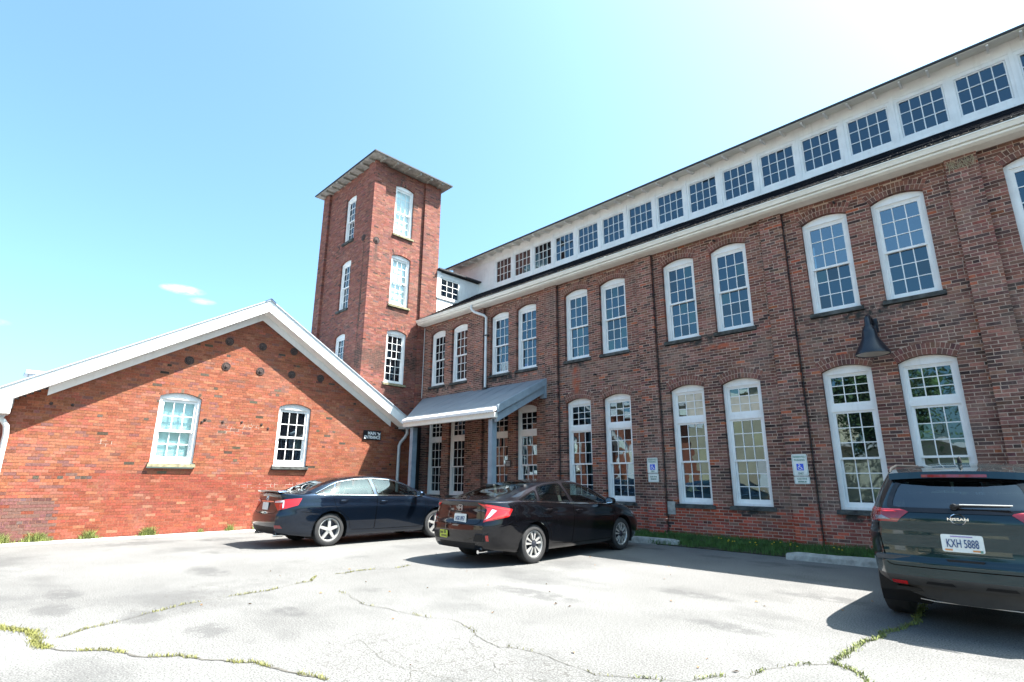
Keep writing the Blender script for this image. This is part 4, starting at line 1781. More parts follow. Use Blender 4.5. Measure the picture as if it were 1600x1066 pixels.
class Shell:
    """car body skin. x forward from the rear axle, y to the car's left, z up"""

    def __init__(s, keys, rear, front, xa, xb, bulge, nx=170):
        K = np.array(keys, float)
        xs = np.linspace(xa, xb, nx)
        nt_ = 26
        sr = (np.linspace(0, 1, nt_)[1:]) ** .8
        n_side, n_gr, n_rf = 36, 20, 26
        s.NV = n_side + n_gr + n_rf
        rows = []

        def params(x):
            return [float(pchip(K[:, 0], K[:, i], np.array([x]))[0]) for i in range(1, 7)]

        inset_t = [0, .06, .2, .45, .66, .74, .80, .92, 1]
        inset_y = [.085, .045, .022, .006, .0, .004, .016, .03, .05]
        tt = np.linspace(0, 1, n_side)
        ins = pchip(inset_t, inset_y, tt)

        def section(x):
            w, zbo, zb, yr, zr_, zt_ = params(x)
            pts = []
            for t, i_ in zip(tt, ins):
                pts.append((w - i_, zbo + (zb - zbo) * t))
            y0 = w - .05
            for t in np.linspace(0, 1, n_gr + 1)[1:]:
                pts.append((y0 + (yr - y0) * t + .018 * math.sin(math.pi * t), zb + (zr_ - zb) * t))
            for t in np.linspace(0, 1, n_rf + 1)[1:]:
                y = yr * (1 - t)
                pts.append((y, zr_ + (zt_ - zr_) * (1 - (1 - t) ** 2.6)))
            return np.array(pts)

        # rear: stations squeeze towards the rear profile
        base = section(xa)
        rz, rx = np.array(rear)[:, 0], np.array(rear)[:, 1]
        fz, fx = np.array(front)[:, 0], np.array(front)[:, 1]
        grid = []
        NCAP = 26

        def tail(x0, zz, xx, sign, cornr):
            """list of (verts) from body end to tail tip, then cap rows towards the centreline"""
            out = []
            w0 = section(x0)
            for q in sr:
                xq_est = x0 + q * (np.mean(xx) - x0)
                sec = section(xq_est)
                y = sec[:, 0] * (1 - cornr * q ** 3.2)
                xt = np.interp(sec[:, 1], zz, xx)
                xt = pchip(zz, xx, sec[:, 1])
                xv = x0 + (xt - x0) * q
                out.append(np.stack([xv, y, sec[:, 1]], 1))
            last = out[-1]
            for k_ in range(1, NCAP + 1):
                t = k_ / NCAP
                y = last[:, 1] * (1 - t)
                f = 1 - (1 - t) ** 2.2
                fade = np.clip((last[:, 1] / (np.max(last[:, 1]))), 0, 1)
                xv = last[:, 0] + sign * bulge * f * fade
                out.append(np.stack([xv, y, last[:, 2]], 1))
            return out

        R_ = tail(xa, rz, rx, -1, .15)
        F_ = tail(xb, fz, fx, 1, .20)
        rows = R_[::-1]
        s.i_tail = len(rows)
        for x in xs:
            sec = section(x)
            rows.append(np.stack([np.full(len(sec), x), sec[:, 0], sec[:, 1]], 1))
        s.i_front = len(rows) - 1
        rows += F_
        G = np.array(rows)            # (nu, nv, 3)
        nu, nv = G.shape[:2]
        half = G.reshape(-1, 3)
        other = half * np.array((1, -1, 1))
        s.V = np.concatenate([half, other])
        nh = len(half)
        ii, jj = np.meshgrid(np.arange(nu - 1), np.arange(nv - 1), indexing='ij')
        a = (ii * nv + jj).ravel()
        f1 = np.stack([a, a + 1, a + nv + 1, a + nv], 1)
        f1 = f1[:, ::-1]
        f2 = np.stack([a, a + 1, a + nv + 1, a + nv], 1) + nh
        s.F = np.concatenate([f1, f2])
        reg = np.where(jj.ravel() < n_side - 1, 0, np.where(jj.ravel() < n_side + n_gr - 1, 1, 2))
        s.reg = np.concatenate([reg, reg])          # 0 side 1 greenhouse side 2 top
        u = ii.ravel()
        zone = np.where(u < NCAP, 1, np.where(u >= nu - 1 - NCAP, 2, 0))    # 1 rear cap, 2 front cap
        s.zone = np.concatenate([zone, zone])
        s.side = np.concatenate([np.ones(len(f1), int), -np.ones(len(f2), int)])
        s.part = np.zeros(len(s.F), int)
        s.names = ['body']
        s.locked = np.zeros(len(s.V), bool)
        s.weld()

    def weld(s):
        key = {}
        idx = np.zeros(len(s.V), int)
        keep = []
        for i, v in enumerate(np.round(s.V, 5)):
            t = (v[0], abs(v[1]) if abs(v[1]) < 1e-5 else v[1], v[2])
            if t in key:
                idx[i] = key[t]
            else:
                key[t] = len(keep)
                idx[i] = len(keep)
                keep.append(i)
        s.V = s.V[keep]
        s.F = idx[s.F]
        s.locked = np.zeros(len(s.V), bool)
        P = s.V[s.F]
        fn = np.cross(P[:, 2] - P[:, 0], P[:, 3] - P[:, 1])
        out = P.mean(1) - np.array((1.3, 0, .7))
        if (np.sum(fn * out, 1) > 0).mean() < .5:
            s.F = s.F[:, ::-1]
        s.N0 = s.normals()
        s.bvh0 = BVHTree.FromPolygons([tuple(v) for v in s.V], [tuple(f) for f in s.F])

    def normals(s):
        nor = np.zeros_like(s.V)
        P = s.V[s.F]
        fn = np.cross(P[:, 2] - P[:, 0], P[:, 3] - P[:, 1])
        for k_ in range(4):
            np.add.at(nor, s.F[:, k_], fn)
        return nor / (np.linalg.norm(nor, axis=1)[:, None] + 1e-12)

    def cut(s, name, poly, axes, mask, only=(0,), snap=.045):
        """faces of the skin whose centres fall inside the 2D polygon become part `name`"""
        if name not in s.names:
            s.names.append(name)
        pi = s.names.index(name)
        C = s.V[s.F].mean(1)
        ok = mask(C) & np.isin(s.part, only)
        ins = ok & pip(poly, C[:, axes[0]], C[:, axes[1]])
        if not ins.any():
            return
        vin = np.zeros(len(s.V), bool)
        vout = np.zeros(len(s.V), bool)
        vin[s.F[ins].ravel()] = True
        vout[s.F[~ins].ravel()] = True
        b = np.where(vin & vout & ~s.locked)[0]
        P = s.V[b][:, list(axes)]
        q, d = near_poly(poly, P)
        m = d < snap
        for k_, ax in enumerate(axes):
            s.V[b[m], ax] = q[m, k_]
        # slide the moved vertices back on to the skin
        free = ({0, 1, 2} - set(axes)).pop()
        for vi in b[m]:
            v = s.V[vi]
            o_ = v.copy()
            d_ = np.zeros(3)
            if free == 2:
                o_[2], d_[2] = 3.0, -1
            elif free == 1:
                o_[1], d_[1] = (2.0, -1) if v[1] > 0 else (-2.0, 1)
            else:
                o_[0], d_[0] = (-4.0, 1) if v[0] < 1 else (6.0, -1)
            h_ = s.bvh0.ray_cast(Vector(o_), Vector(d_))
            if h_[0] is not None and abs(h_[0][free] - v[free]) < .08:
                s.V[vi, free] = h_[0][free]
        s.locked[b[m]] = True
        s.part[ins] = pi

    def emit(s, root, mats):
        nor = s.N0
        s.N = nor
        objs = {}
        for pi, nm in enumerate(s.names):
            if mats.get(nm, 0) is None:
                continue
            sel = s.part == pi
            if not sel.any():
                continue
            # mirrored pieces of the same name on both sides become two objects
            sides = [sel] if nm in ('body', 'windscreen', 'rear_window', 'bumper', 'lower_bumper', 'tailgate', 'boot_lid', 'roof') else [sel & (s.side > 0), sel & (s.side < 0)]
            for sl in sides:
                if not sl.any():
                    continue
                Fs = s.F[sl]
                ids, inv = np.unique(Fs, return_inverse=True)
                inv = inv.reshape(Fs.shape)
                me_ = fastmesh(nm.split(':')[0], s.V[ids], inv.ravel(), np.full(len(Fs), 4), None, True)
                try:
                    if len(me_.vertices) == len(ids):
                        me_.normals_split_custom_set_from_vertices([tuple(x) for x in nor[ids]])
                except Exception:
                    pass
                me_.materials.append(mats[nm])
                o_ = link(bpy.data.objects.new(nm.split(':')[0], me_), root)
                objs.setdefault(nm, []).append(o_)
        return objs

    def tree(s):
        s.bvh = BVHTree.FromPolygons([tuple(v) for v in s.V], [tuple(f) for f in s.F])
        return s.bvh

    def hit(s, p, d):
        h_ = s.bvh.ray_cast(Vector(p), Vector(d))
        return (np.array(h_[0]), np.array(h_[1])) if h_[0] is not None else (None, None)


def ribbon(sh, pts2, axes, side, width, off, start, mb, closed=False):
    """thin strip laid on the skin along a 2D polyline (axes (0,2) side view, (1,2) rear view)"""
    P = []
    dense = []
    q = list(pts2) + ([pts2[0]] if closed else [])
    for a, b in zip(q, q[1:]):
        L_ = math.dist(a, b)
        n_ = max(1, int(L_ / .03))
        for i in range(n_):
            dense.append((a[0] + (b[0] - a[0]) * i / n_, a[1] + (b[1] - a[1]) * i / n_))
    dense.append(q[-1])
    for (a, b) in dense:
        if axes == (0, 2):
            h_, n_ = sh.hit((a, side * 2.0, b), (0, -side, 0))
        elif axes == (1, 2):
            h_, n_ = sh.hit((-3.0, a, b), (1, 0, 0))
        else:
            h_, n_ = sh.hit((a, b, 3.0), (0, 0, -1))
        if h_ is None:
            P.append(None)
            continue
        if axes == (0, 2) and n_ @ np.array((0, side, 0)) < 0:
            n_ = -n_
        if axes == (1, 2) and n_[0] > 0:
            n_ = -n_
        if axes == (0, 1) and n_[2] < 0:
            n_ = -n_
        P.append((h_, n_))
    S_ = []
    for i, e in enumerate(P):
        if e is None:
            S_.append(None)
            continue
        nn = sum((P[k_][1] for k_ in range(max(0, i - 3), min(len(P), i + 4)) if P[k_] is not None), np.zeros(3))
        nn = nn / (np.linalg.norm(nn) + 1e-9)
        pp = [P[k_][0] for k_ in range(max(0, i - 1), min(len(P), i + 2)) if P[k_] is not None]
        S_.append((sum(pp) / len(pp) + nn * off, nn))
    P = S_
    L_ = []
    for i, e in enumerate(P):
        if e is None:
            L_.append(None)
            continue
        a = P[max(0, i - 1)] or e
        b = P[min(len(P) - 1, i + 1)] or e
        d = b[0] - a[0]
        ln = np.linalg.norm(d)
        if ln < 1e-6:
            L_.append(None)
            continue
        t = np.cross(d / ln, e[1])
        L_.append((e[0] - t * width / 2, e[0] + t * width / 2))
    for a, b in zip(L_, L_[1:]):
        if a is None or b is None:
            continue
        mb.poly([a[0], a[1], b[1], b[0]])


def decal(sh, poly, axes, side, off, name, mat, parent, step=.03, thick=.004):
    """patch of a 2D polygon laid proud on the skin with real thickness"""
    poly = np.array(poly, float)
    lo, hi = poly.min(0), poly.max(0)
    nx_ = max(2, int((hi[0] - lo[0]) / step) + 1)
    ny_ = max(2, int((hi[1] - lo[1]) / step) + 1)
    # map a grid on the polygon: rows between left and right edges at every height
    mb = MB()
    rows = []
    for j in range(ny_ + 1):
        y = lo[1] + (hi[1] - lo[1]) * (j + .0) / ny_
        y = min(max(y, lo[1] + 1e-4), hi[1] - 1e-4)
        xs = []
        for i in range(len(poly)):
            a, b = poly[i], poly[(i + 1) % len(poly)]
            if (a[1] > y) != (b[1] > y):
                xs.append(a[0] + (y - a[1]) / (b[1] - a[1]) * (b[0] - a[0]))
        if len(xs) < 2:
            continue
        xa, xb = min(xs), max(xs)
        r_ = []
        for i in range(nx_ + 1):
            x = xa + (xb - xa) * i / nx_
            if axes == (0, 2):
                h_, n_ = sh.hit((x, side * 2, y), (0, -side, 0))
                flip = h_ is not None and n_[1] * side < 0
            elif axes == (1, 2):
                h_, n_ = sh.hit((-3, x, y), (1, 0, 0))
                flip = h_ is not None and n_[0] > 0
            elif axes == 'diag':
                dd_ = np.array((.7071, -side * .7071, 0))
                h_, n_ = sh.hit(np.array((.7071, side * .7071, 0)) * x + np.array((0, 0, y)) - dd_ * 4, dd_)
                flip = h_ is not None and n_ @ dd_ > 0
            else:
                h_, n_ = sh.hit((x, y, 3), (0, 0, -1))
                flip = h_ is not None and n_[2] < 0
            if h_ is None:
                r_.append(None)
            else:
                r_.append(h_ + (-n_ if flip else n_) * off)
        rows.append(r_)
    for a, b in zip(rows, rows[1:]):
        for i in range(nx_):
            q = (a[i], a[i + 1], b[i + 1], b[i])
            if any(v is None for v in q):
                continue
            mb.poly(q)
    if not mb.f:
        return None
    # weld into one smooth sheet
    key, vv, ff = {}, [], []
    for f in mb.f:
        q_ = []
        for i_ in f:
            t_ = tuple(round(e_, 5) for e_ in mb.v[i_])
            if t_ not in key:
                key[t_] = len(vv)
                vv.append(mb.v[i_])
            q_.append(key[t_])
        if len(set(q_)) >= 3:
            ff.append(tuple(dict.fromkeys(q_)))
    mb.v, mb.f = vv, ff
    me_ = mb.mesh(name)
    me_.polygons.foreach_set('use_smooth', np.ones(len(me_.polygons), bool))
    me_.materials.append(mat)
    return link(bpy.data.objects.new(name, me_), parent)


def wheel_parts(parent, x, y, side, rad, rim, width, style, mats):
    wobj = MB()
    hw = width / 2
    # tyre with shoulder profile
    pr = [(rim * .98, -hw * .8), (rim + .012, -hw * .97), (rad - .05, -hw), (rad - .012, -hw * .86), (rad, -hw * .6), (rad, hw * .6), (rad - .012, hw * .86),
          (rad - .05, hw), (rim + .012, hw * .97), (rim * .98, hw * .8)]
    wobj.lathe(pr, 44, 'y')
    root = wobj.build('wheel', M['rubber'], parent, smooth=True)
    root.location = (x, y, rad)
    if side < 0:
        root.rotation_euler = (0, 0, math.pi)
    # local +y is outward after rotation
    b = MB()
    b.lathe([(rim * .985, hw * .82), (rim * .985, hw * .70), (rim * .90, hw * .62), (rim * .86, hw * .2), (rim * .86, -hw * .7)], 40, 'y')
    b.lathe([(rim * .99, hw * .82), (rim * .93, hw * .84), (rim * .90, hw * .70)], 40, 'y')
    b.build('rim', M['alloy'], root, smooth=True)
    d = MB()
    d.lathe([(rim * .86, hw * .05), (.10, hw * .05), (.0, hw * .05)], 32, 'y')
    d.build('brake_disc', M['alloydark'], root, smooth=True)
    sp = MB()
    sd_ = MB()
    yo = hw * .78
    for k_ in range(5):
        a = math.pi / 2 + 2 * math.pi * k_ / 5
        ca, sa = math.cos(a), math.sin(a)

        def pt(r_, t_, y_):
            return (r_ * ca - t_ * sa, y_, r_ * sa + t_ * ca)
        if style == 'five':
            w0, w1 = .036, .030
            for sg in (1,):
                sp.hexa([pt(.03, -w0, yo - .03), pt(.03, w0, yo - .03), pt(rim * .93, w1, yo - .055), pt(rim * .93, -w1, yo - .055),
                         pt(.03, -w0 * .9, yo), pt(.03, w0 * .9, yo), pt(rim * .93, w1 * .8, yo - .012), pt(rim * .93, -w1 * .8, yo - .012)])
        else:
            for sg in (-1, 1):
                sp.hexa([pt(.05, sg * .012 - .012, yo - .03), pt(.05, sg * .012 + .012, yo - .03), pt(rim * .93, sg * .052 + .024, yo - .05), pt(rim * .93, sg * .052 - .024, yo - .05),
                         pt(.05, sg * .012 - .009, yo), pt(.05, sg * .012 + .009, yo), pt(rim * .93, sg * .052 + .022, yo - .008), pt(rim * .93, sg * .052 - .022, yo - .008)])
            sd_.hexa([pt(.04, -.012, yo - .03), pt(.04, .012, yo - .03), pt(rim * .9, .03, yo - .05), pt(rim * .9, -.03, yo - .05),
                      pt(.04, -.010, yo - .008), pt(.04, .010, yo - .008), pt(rim * .9, .028, yo - .022), pt(rim * .9, -.028, yo - .022)])
        for s_ in (0,):
            a2 = a + math.pi / 5
    sp.build('spokes', M['alloy'], root)
    if sd_.f:
        sd_.build('spoke_inlay', M['alloydark'], root)
    h_ = MB()
    h_.lathe([(0, yo + .012), (.03, yo + .010), (.034, yo + .002), (.062, yo), (.066, yo - .03)], 20, 'y')
    h_.build('hub_cap', M['alloydark'] if style != 'five' else M['alloy'], root, smooth=True)
    l_ = MB()
    for k_ in range(5):
        a = math.pi / 2 + math.pi / 5 + 2 * math.pi * k_ / 5
        l_.lathe([(0, yo - .004), (.010, yo - .006), (.010, yo - .03)], 8, 'y', (.052 * math.cos(a), 0, .052 * math.sin(a)))
    l_.build('wheel_nuts', M['alloydark'], root)
    return root


def seatset(root, rows, z0, lhd=True, rear_bench=True):
    for (x, ys) in rows:
        for y in ys:
            q = MB()
            q.hexa([(x - .06, y - .22, z0 - .25), (x + .04, y - .22, z0 - .25), (x + .04, y + .22, z0 - .25), (x - .06, y + .22, z0 - .25),
                    (x - .26, y - .19, z0 + .30), (x - .17, y - .19, z0 + .30), (x - .17, y + .19, z0 + .30), (x - .26, y + .19, z0 + .30)])
            q.hexa([(x - .27, y - .12, z0 + .33), (x - .19, y - .12, z0 + .33), (x - .19, y + .12, z0 + .33), (x - .27, y + .12, z0 + .33),
                    (x - .29, y - .10, z0 + .50), (x - .22, y - .10, z0 + .50), (x - .22, y + .10, z0 + .50), (x - .29, y + .10, z0 + .50)])
            q.build('seat', M['seat'], root)


def interior(root, x0, x1, hw, z, xd):
    q = MB()
    q.box(x0 - .5, x1, -hw, hw, z - .30, z - .26)
    q.build('interior_floor', M['seat'], root)
    q = MB()
    q.box(-.78, x0 + .06, -hw + .12, hw - .12, z + .08, z + .10)
    q.build('parcel_shelf', M['seat'], root)
    q = MB()
    q.hexa([(xd, -hw, z - .25), (xd + .5, -hw, z - .25), (xd + .5, hw, z - .25), (xd, hw, z - .25),
            (xd + .02, -hw, z - .02), (xd + .6, -hw, z + .02), (xd + .6, hw, z + .02), (xd + .02, hw, z - .02)])
    q.build('dashboard', M['seat'], root)
    q = MB()
    ring = []
    for k_ in range(19):
        a = 2 * math.pi * k_ / 18
        ring.append((xd - .12 + .06 * math.sin(a), .36 + .18 * math.cos(a), z + .02 + .17 * math.sin(a)))
    q.tube(ring, .014, 6)
    q.build('steering_wheel', M['blackplastic'], root, smooth=True)


def plate(root, x, y, z, tilt, body, txt, bgmat, w=.305, h=.152, deco=None, name='licence_plate', tsize=.075, tcol=None, rz=0):
    q = MB()
    pts = roundpoly([(-w / 2, -h / 2), (w / 2, -h / 2), (w / 2, h / 2), (-w / 2, h / 2)], .018, 4)
    q.prism([(a, 0, b) for a, b in pts], (0, .006, 0))
    p_ = q.build(name, bgmat, root)
    p_.location = (x, y, z)
    p_.rotation_euler = (tilt, 0, -math.pi / 2 + rz)        # local -Y looks backwards (car -x)
    if txt:
        t_ = text_obj(txt, tsize, tcol or M['letterblue'], p_, 'lettering', width=w * .76, offset=.0006)
        t_.location = (0, -.003, -.004)
        # taller figures, as plates have
        t_.scale = (1, 1, 1.35)
    for (dx, dz, dw, dh, mt) in (deco or []):
        q = MB()
        q.box(dx - dw / 2, dx + dw / 2, -.003, .001, dz - dh / 2, dz + dh / 2)
        q.build('plate_marking', mt, p_)
    return p_


def mirror_part(root, x, y, z, side, mat, s_=1.0):
    q = MB()
    q.lathe([(0, -.10), (.05, -.085), (.085, -.03), (.09, .02), (.08, .05), (0, .052)], 16, 'x')
    m_ = q.build('mirror', mat, root, smooth=True)
    # lathe axis x: blunt end looks back
    m_.rotation_euler = (0, 0, math.pi)
    m_.location = (x, y + side * .12, z)
    m_.scale = (1.0 * s_, 1.25 * s_, .82 * s_)
    g = MB()
    g.lathe([(0, .0525), (.066, .0525)], 16, 'x')
    g.build('mirror_glass', M['chrome'], m_)
    a = MB()
    a.beam((x + .01, y - side * .02, z - .03), (x + .0, y + side * .08, z - .03), .05, .025)
    a.build('mirror_arm', mat, root)


def handle(root, sh, x, z, side, mat):
    h_, n_ = sh.hit((x, side * 2, z), (0, -side, 0))
    y = h_[1]
    q = MB()
    q.tube([(x - .095, y + side * .004, z), (x - .075, y + side * .030, z + .002), (x, y + side * .036, z + .003), (x + .075, y + side * .030, z + .002), (x + .095, y + side * .004, z)],
           [.008, .012, .013, .012, .008], 8)
    q.build('door_handle', mat, root, smooth=True)


def wheel_wells(root, xs, R0, w, zc, zu=.25):
    for x in xs:
        for sg in (-1, 1):
            q = MB()
            n_ = 16
            ring = [(x + R0 * math.cos(a), zc + R0 * math.sin(a)) for a in np.linspace(-.45, math.pi + .45, n_)]
            for (a, b) in zip(ring, ring[1:]):
                q.poly([(a[0], sg * (w - .005), a[1]), (b[0], sg * (w - .005), b[1]), (b[0], sg * (w - .42), b[1]), (a[0], sg * (w - .42), a[1])])
            q.poly([(a[0], sg * (w - .42), a[1]) for a in ring])
            q.build('wheel_arch_liner', M['blackplastic'], root)
    q = MB()
    q.box(xs[0] - .86, xs[1] + .7, -w + .24, w - .24, zu, zu + .03)
    q.build('underbody', M['blackplastic'], root)


def circ(x, z, r_, n_=40):
    return [(x + r_ * math.cos(a), z + r_ * math.sin(a)) for a in np.linspace(0, 2 * math.pi, n_, endpoint=False)]


def sideglass(K, x0, x1, lo=.02, hi=.035, slope0=0.0, slope1=0.0, n_=14):
    """polygon between belt line and roof rail; slopes lean the end edges"""
    K = np.array(K, float)
    f = lambda c, x: float(pchip(K[:, 0], K[:, c], np.array([x]))[0])
    bot = [(x, f(3, x) + lo) for x in np.linspace(x0, x1, n_)]
    xs = np.linspace(x0 + slope0, x1 + slope1, n_)
    top = [(x, max(f(5, x) - hi, f(3, x) + lo + .004)) for x in xs]
    return bot + top[::-1]


ANY = lambda C: np.ones(len(C), bool)
SIDE = lambda C: np.abs(C[:, 1]) > .45
BACK = lambda C: C[:, 0] < -.3


def sedan(cfg):
    root = thing(cfg['name'], cfg['label'], 'car', cfg['loc'], cfg['rz'], cfg.get('group'))
    sh = Shell(cfg['keys'], cfg['rear'], cfg['front'], cfg['xa'], cfg['xb'], cfg['bulge'])
    wb, rad = cfg['wb'], cfg['rad']
    for x in (0, wb):
        sh.cut('hole', circ(x, rad, rad + .055), (0, 2), lambda C: (np.abs(C[:, 1]) > .5) & (C[:, 2] < .85), (0,), .04)
    mats = {'body': cfg['paint'], 'hole': None}
    for nm, poly in cfg['glass']:
        sh.cut(nm, poly, (0, 2), lambda C: (np.abs(C[:, 1]) > .4), (0,))
        mats[nm] = M['carglass']
    sh.cut('rear_window', cfg['backlight'], (0, 1), lambda C: (C[:, 2] > .95) & (C[:, 0] < 1.0), (0,))
    sh.cut('windscreen', cfg['windscreen'], (0, 1), lambda C: (C[:, 2] > .95) & (C[:, 0] > 1.0), (0,))
    mats['rear_window'] = M['carglass']
    mats['windscreen'] = M['carglass']
    for nm, poly, ax, mk, mt in cfg['lamps']:
        sh.cut(nm, poly, ax, mk, (0,) + tuple(i for i, s_ in enumerate(sh.names) if s_.startswith('tail_light')), .022)
        mats[nm] = mt
    for nm, poly in cfg['doors']:
        sh.cut(nm, poly, (0, 2), lambda C: np.abs(C[:, 1]) > .55, (0,))
        mats[nm] = cfg['paint']
    for nm, poly, ax, mk, mt in cfg.get('extra', []):
        sh.cut(nm, poly, ax, mk, (0,), .04)
        mats[nm] = mt
    sh.tree()
    sh.emit(root, mats)
    return root, sh


def sedan_common(root, sh, cfg):
    wb, rad = cfg['wb'], cfg['rad']
    w = cfg['w']
    wheel_wells(root, (0, wb), rad + .06, w - .03, rad)
    for x in (0, wb):
        for sg in (-1, 1):
            wheel_parts(root, x, sg * (w - cfg['tw'] / 2 - .035), sg, rad, cfg['rim'], cfg['tw'], cfg['style'], M)
            q = MB()
            ribbon(sh, [(x + (rad + .062) * math.cos(a_), rad + (rad + .062) * math.sin(a_)) for a_ in np.linspace(-.22, math.pi + .22, 40)], (0, 2), sg, .018, .002, 0, q)
            if q.f:
                q.build('wheel_arch_lip', cfg.get('lip', cfg['paint']), root)
    def strip(nm, mt, *args):
        q_ = MB()
        ribbon(sh, *args[:6], q_, *args[6:])
        if q_.f:
            q_.build(nm, mt, root)

    for nm, poly in cfg['doors']:
        for sg in (-1, 1):
            strip('panel_gap', M['gap'], poly, (0, 2), sg, .008, .0015, 0, True)
    for pts, ax in cfg.get('seams', []):
        for sg in (-1, 1):
            pp = pts if ax == (0, 2) else [(a * sg, b) for a, b in pts]
            strip('panel_gap', M['gap'], pp, ax, sg, .008, .0015, 0)
    for nm, poly in cfg['glass']:
        for sg in (-1, 1):
            strip('window_seal', M['glassblack'], poly, (0, 2), sg, .03, .003, 0, True)
    for sg in (-1, 1):
        for ln in cfg.get('chromelines', []):
            strip('window_trim', M['chrome'], ln, (0, 2), sg, .012, .006, 0)
    strip('glass_seal', M['glassblack'], cfg['backlight'], (0, 1), 1, .045, .003, 0, True)
    strip('glass_seal', M['glassblack'], cfg['windscreen'], (0, 1), 1, .045, .003, 0, True)


# ---------------------------------------------------------------- black saloon in the middle
KC = [(-1.02, .73, .27, .985, .665, 1.015, 1.045), (-.85, .79, .26, 1.0, .67, 1.035, 1.068), (-.62, .845, .24, 1.012, .675, 1.06, 1.10), (-.40, .878, .21, 1.018, .675, 1.10, 1.145),
      (-.1, .895, .20, 1.008, .655, 1.185, 1.232), (.25, .90, .20, .992, .62, 1.275, 1.322), (.65, .90, .20, .975, .59, 1.335, 1.382), (1.1, .90, .20, .955, .58, 1.356, 1.404),
      (1.5, .90, .20, .942, .59, 1.335, 1.39), (1.85, .90, .20, .93, .625, 1.25, 1.32), (2.2, .90, .20, .915, .675, 1.115, 1.20), (2.5, .898, .20, .90, .715, .985, 1.065),
      (2.75, .893, .20, .875, .73, .935, .985), (3.1, .87, .19, .80, .70, .845, .895), (3.4, .82, .19, .70, .62, .74, .78), (3.62, .74, .20, .60, .55, .63, .66)]
REAR_C = [(.2, -.90), (.36, -.985), (.52, -1.01), (.64, -1.005), (.74, -.965), (.85, -.95), (.95, -.935), (1.03, -.955), (1.08, -.93)]
FRONT_C = [(.18, 3.42), (.35, 3.58), (.5, 3.62), (.62, 3.56), (.72, 3.45), (.85, 3.3), (.95, 3.2)]
civ = dict(name='sedan', label='black sedan with red C shaped tail lights parked nose in beside the handicapped parking space', loc=(-7.55, -4.77, 0), rz=math.pi / 2 + R(1.0),
           keys=KC, rear=REAR_C, front=FRONT_C, xa=-.45, xb=3.0, bulge=.055, wb=2.70, rad=.318, rim=.222, tw=.21, w=.90, style='double', paint=M['civic'],
           glass=[('front_side_window', sideglass(KC, 1.12, 2.28, .018, .03, -.06, -.30)),
                  ('rear_side_window', sideglass(KC, .17, 1.03, .018, .03, .10, -.07)),
                  ('quarter_window', [(-.34, 1.045), (.10, 1.025), (.18, 1.20), (-.04, 1.135)])],
           backlight=roundpoly([(-.60, -.50), (-.60, .50), (.38, .46), (.38, -.46)], .1, 6),
           windscreen=roundpoly([(1.62, -.50), (1.62, .50), (2.52, .64), (2.52, -.64)], .1, 6),
           doors=[('front_door', [(1.02, .27), (2.28, .27), (2.36, .60), (2.36, .905), (1.10, .945), (1.07, .60)]),
                  ('rear_door', [(.45, .30), (1.01, .27), (1.06, .60), (1.09, .945), (.16, .975), (.22, .72), (.40, .52)])],
           lamps=[],
           seams=[([(-.58, 1.04), (-.60, .99)], (0, 2)), ([(.50, 1.03), (.56, .72), (.50, .66), (0.0, .66)], (1, 2)), ([(-.62, .68), (-.40, .62)], (0, 2)), ([(2.42, .905), (2.46, .70)], (0, 2))],
           chromelines=[[(x, float(pchip(np.array(KC)[:, 0], np.array(KC)[:, 3], np.array([x]))[0]) + .006) for x in np.linspace(-.28, 2.3, 24)]])
civic, shc = sedan(civ)
sedan_common(civic, shc, civ)
interior(civic, -.3, 2.3, .70, .86, 1.9)
seatset(civic, [(1.25, (-.37, .37)), (.40, (-.40, .40))], .80)
for sg in (-1, 1):
    mirror_part(civic, 2.10, sg * .90, .985, sg, M['civic'])
    handle(civic, shc, 1.24, .835, sg, M['civic'])
    handle(civic, shc, .36, .875, sg, M['civic'])
    decal(shc, [(sg * .655, .41), (sg * .685, .41), (sg * .685, .50), (sg * .655, .50)], (1, 2), 1, .004, 'reflector', M['red'], civic, .02)
    decal(shc, [(sg * .42, .40), (sg * .64, .40), (sg * .70, .55), (sg * .48, .53)], (1, 2), 1, .002, 'bumper_vent', M['blackplastic'], civic, .03)
decal(shc, [(-.40, .28), (.40, .28), (.46, .37), (-.46, .37)], (1, 2), 1, .003, 'bumper_diffuser', M['blackplastic'], civic, .05)
for sg in (-1, 1):
    decal(shc, [(3.30, .60), (3.42, .60), (3.42, .65), (3.30, .65)], (0, 2), sg, .004, 'side_marker', M['amber'], civic, .03)
    decal(shc, [(3.12, .70), (3.40, .66), (3.36, .73), (3.14, .79)], (0, 2), sg, .004, 'headlight', M['clearlens'], civic, .03)
plate(civic, shc.hit((-3, -.09, .745), (1, 0, 0))[0][0] - .016, -.09, .745, R(-4), 'p', 'HGK 8957', M['signwhite'], tcol=M['letterblue'])
q = MB()
q.box(-.20, .20, 0, .004, -.012, .012)
b_ = q.build('trunk_garnish', M['blackplastic'], civic)
b_.location = (shc.hit((-3, 0, .855), (1, 0, 0))[0][0] - .004, 0, .855)
b_.rotation_euler = (0, 0, -math.pi / 2)
for sg in (-1, 1):
    decal(shc, [(-.36, 1.003), (-.127, .972), (.223, .905), (.163, .785), (-.05, .745), (-.265, .70), (-.20, .90), (-.27, .945)], 'diag', sg, .007, 'tail_light', M['red'], civic, .012)
    decal(shc, [(-.12, .905), (-.042, .885), (-.148, .786), (-.24, .736)], 'diag', sg, .011, 'reversing_lens', M['clearlens'], civic, .012)
    decal(shc, [(-.30, .99), (-.127, .955), (.17, .895), (.17, .875), (-.127, .932), (-.29, .968)], 'diag', sg, .010, 'light_bar', M['brightred'], civic, .010)
    decal(shc, [(.13, .86), (.11, .80), (-.05, .765), (-.22, .722), (-.215, .745), (-.05, .79), (.08, .825)], 'diag', sg, .010, 'light_bar', M['brightred'], civic, .010)
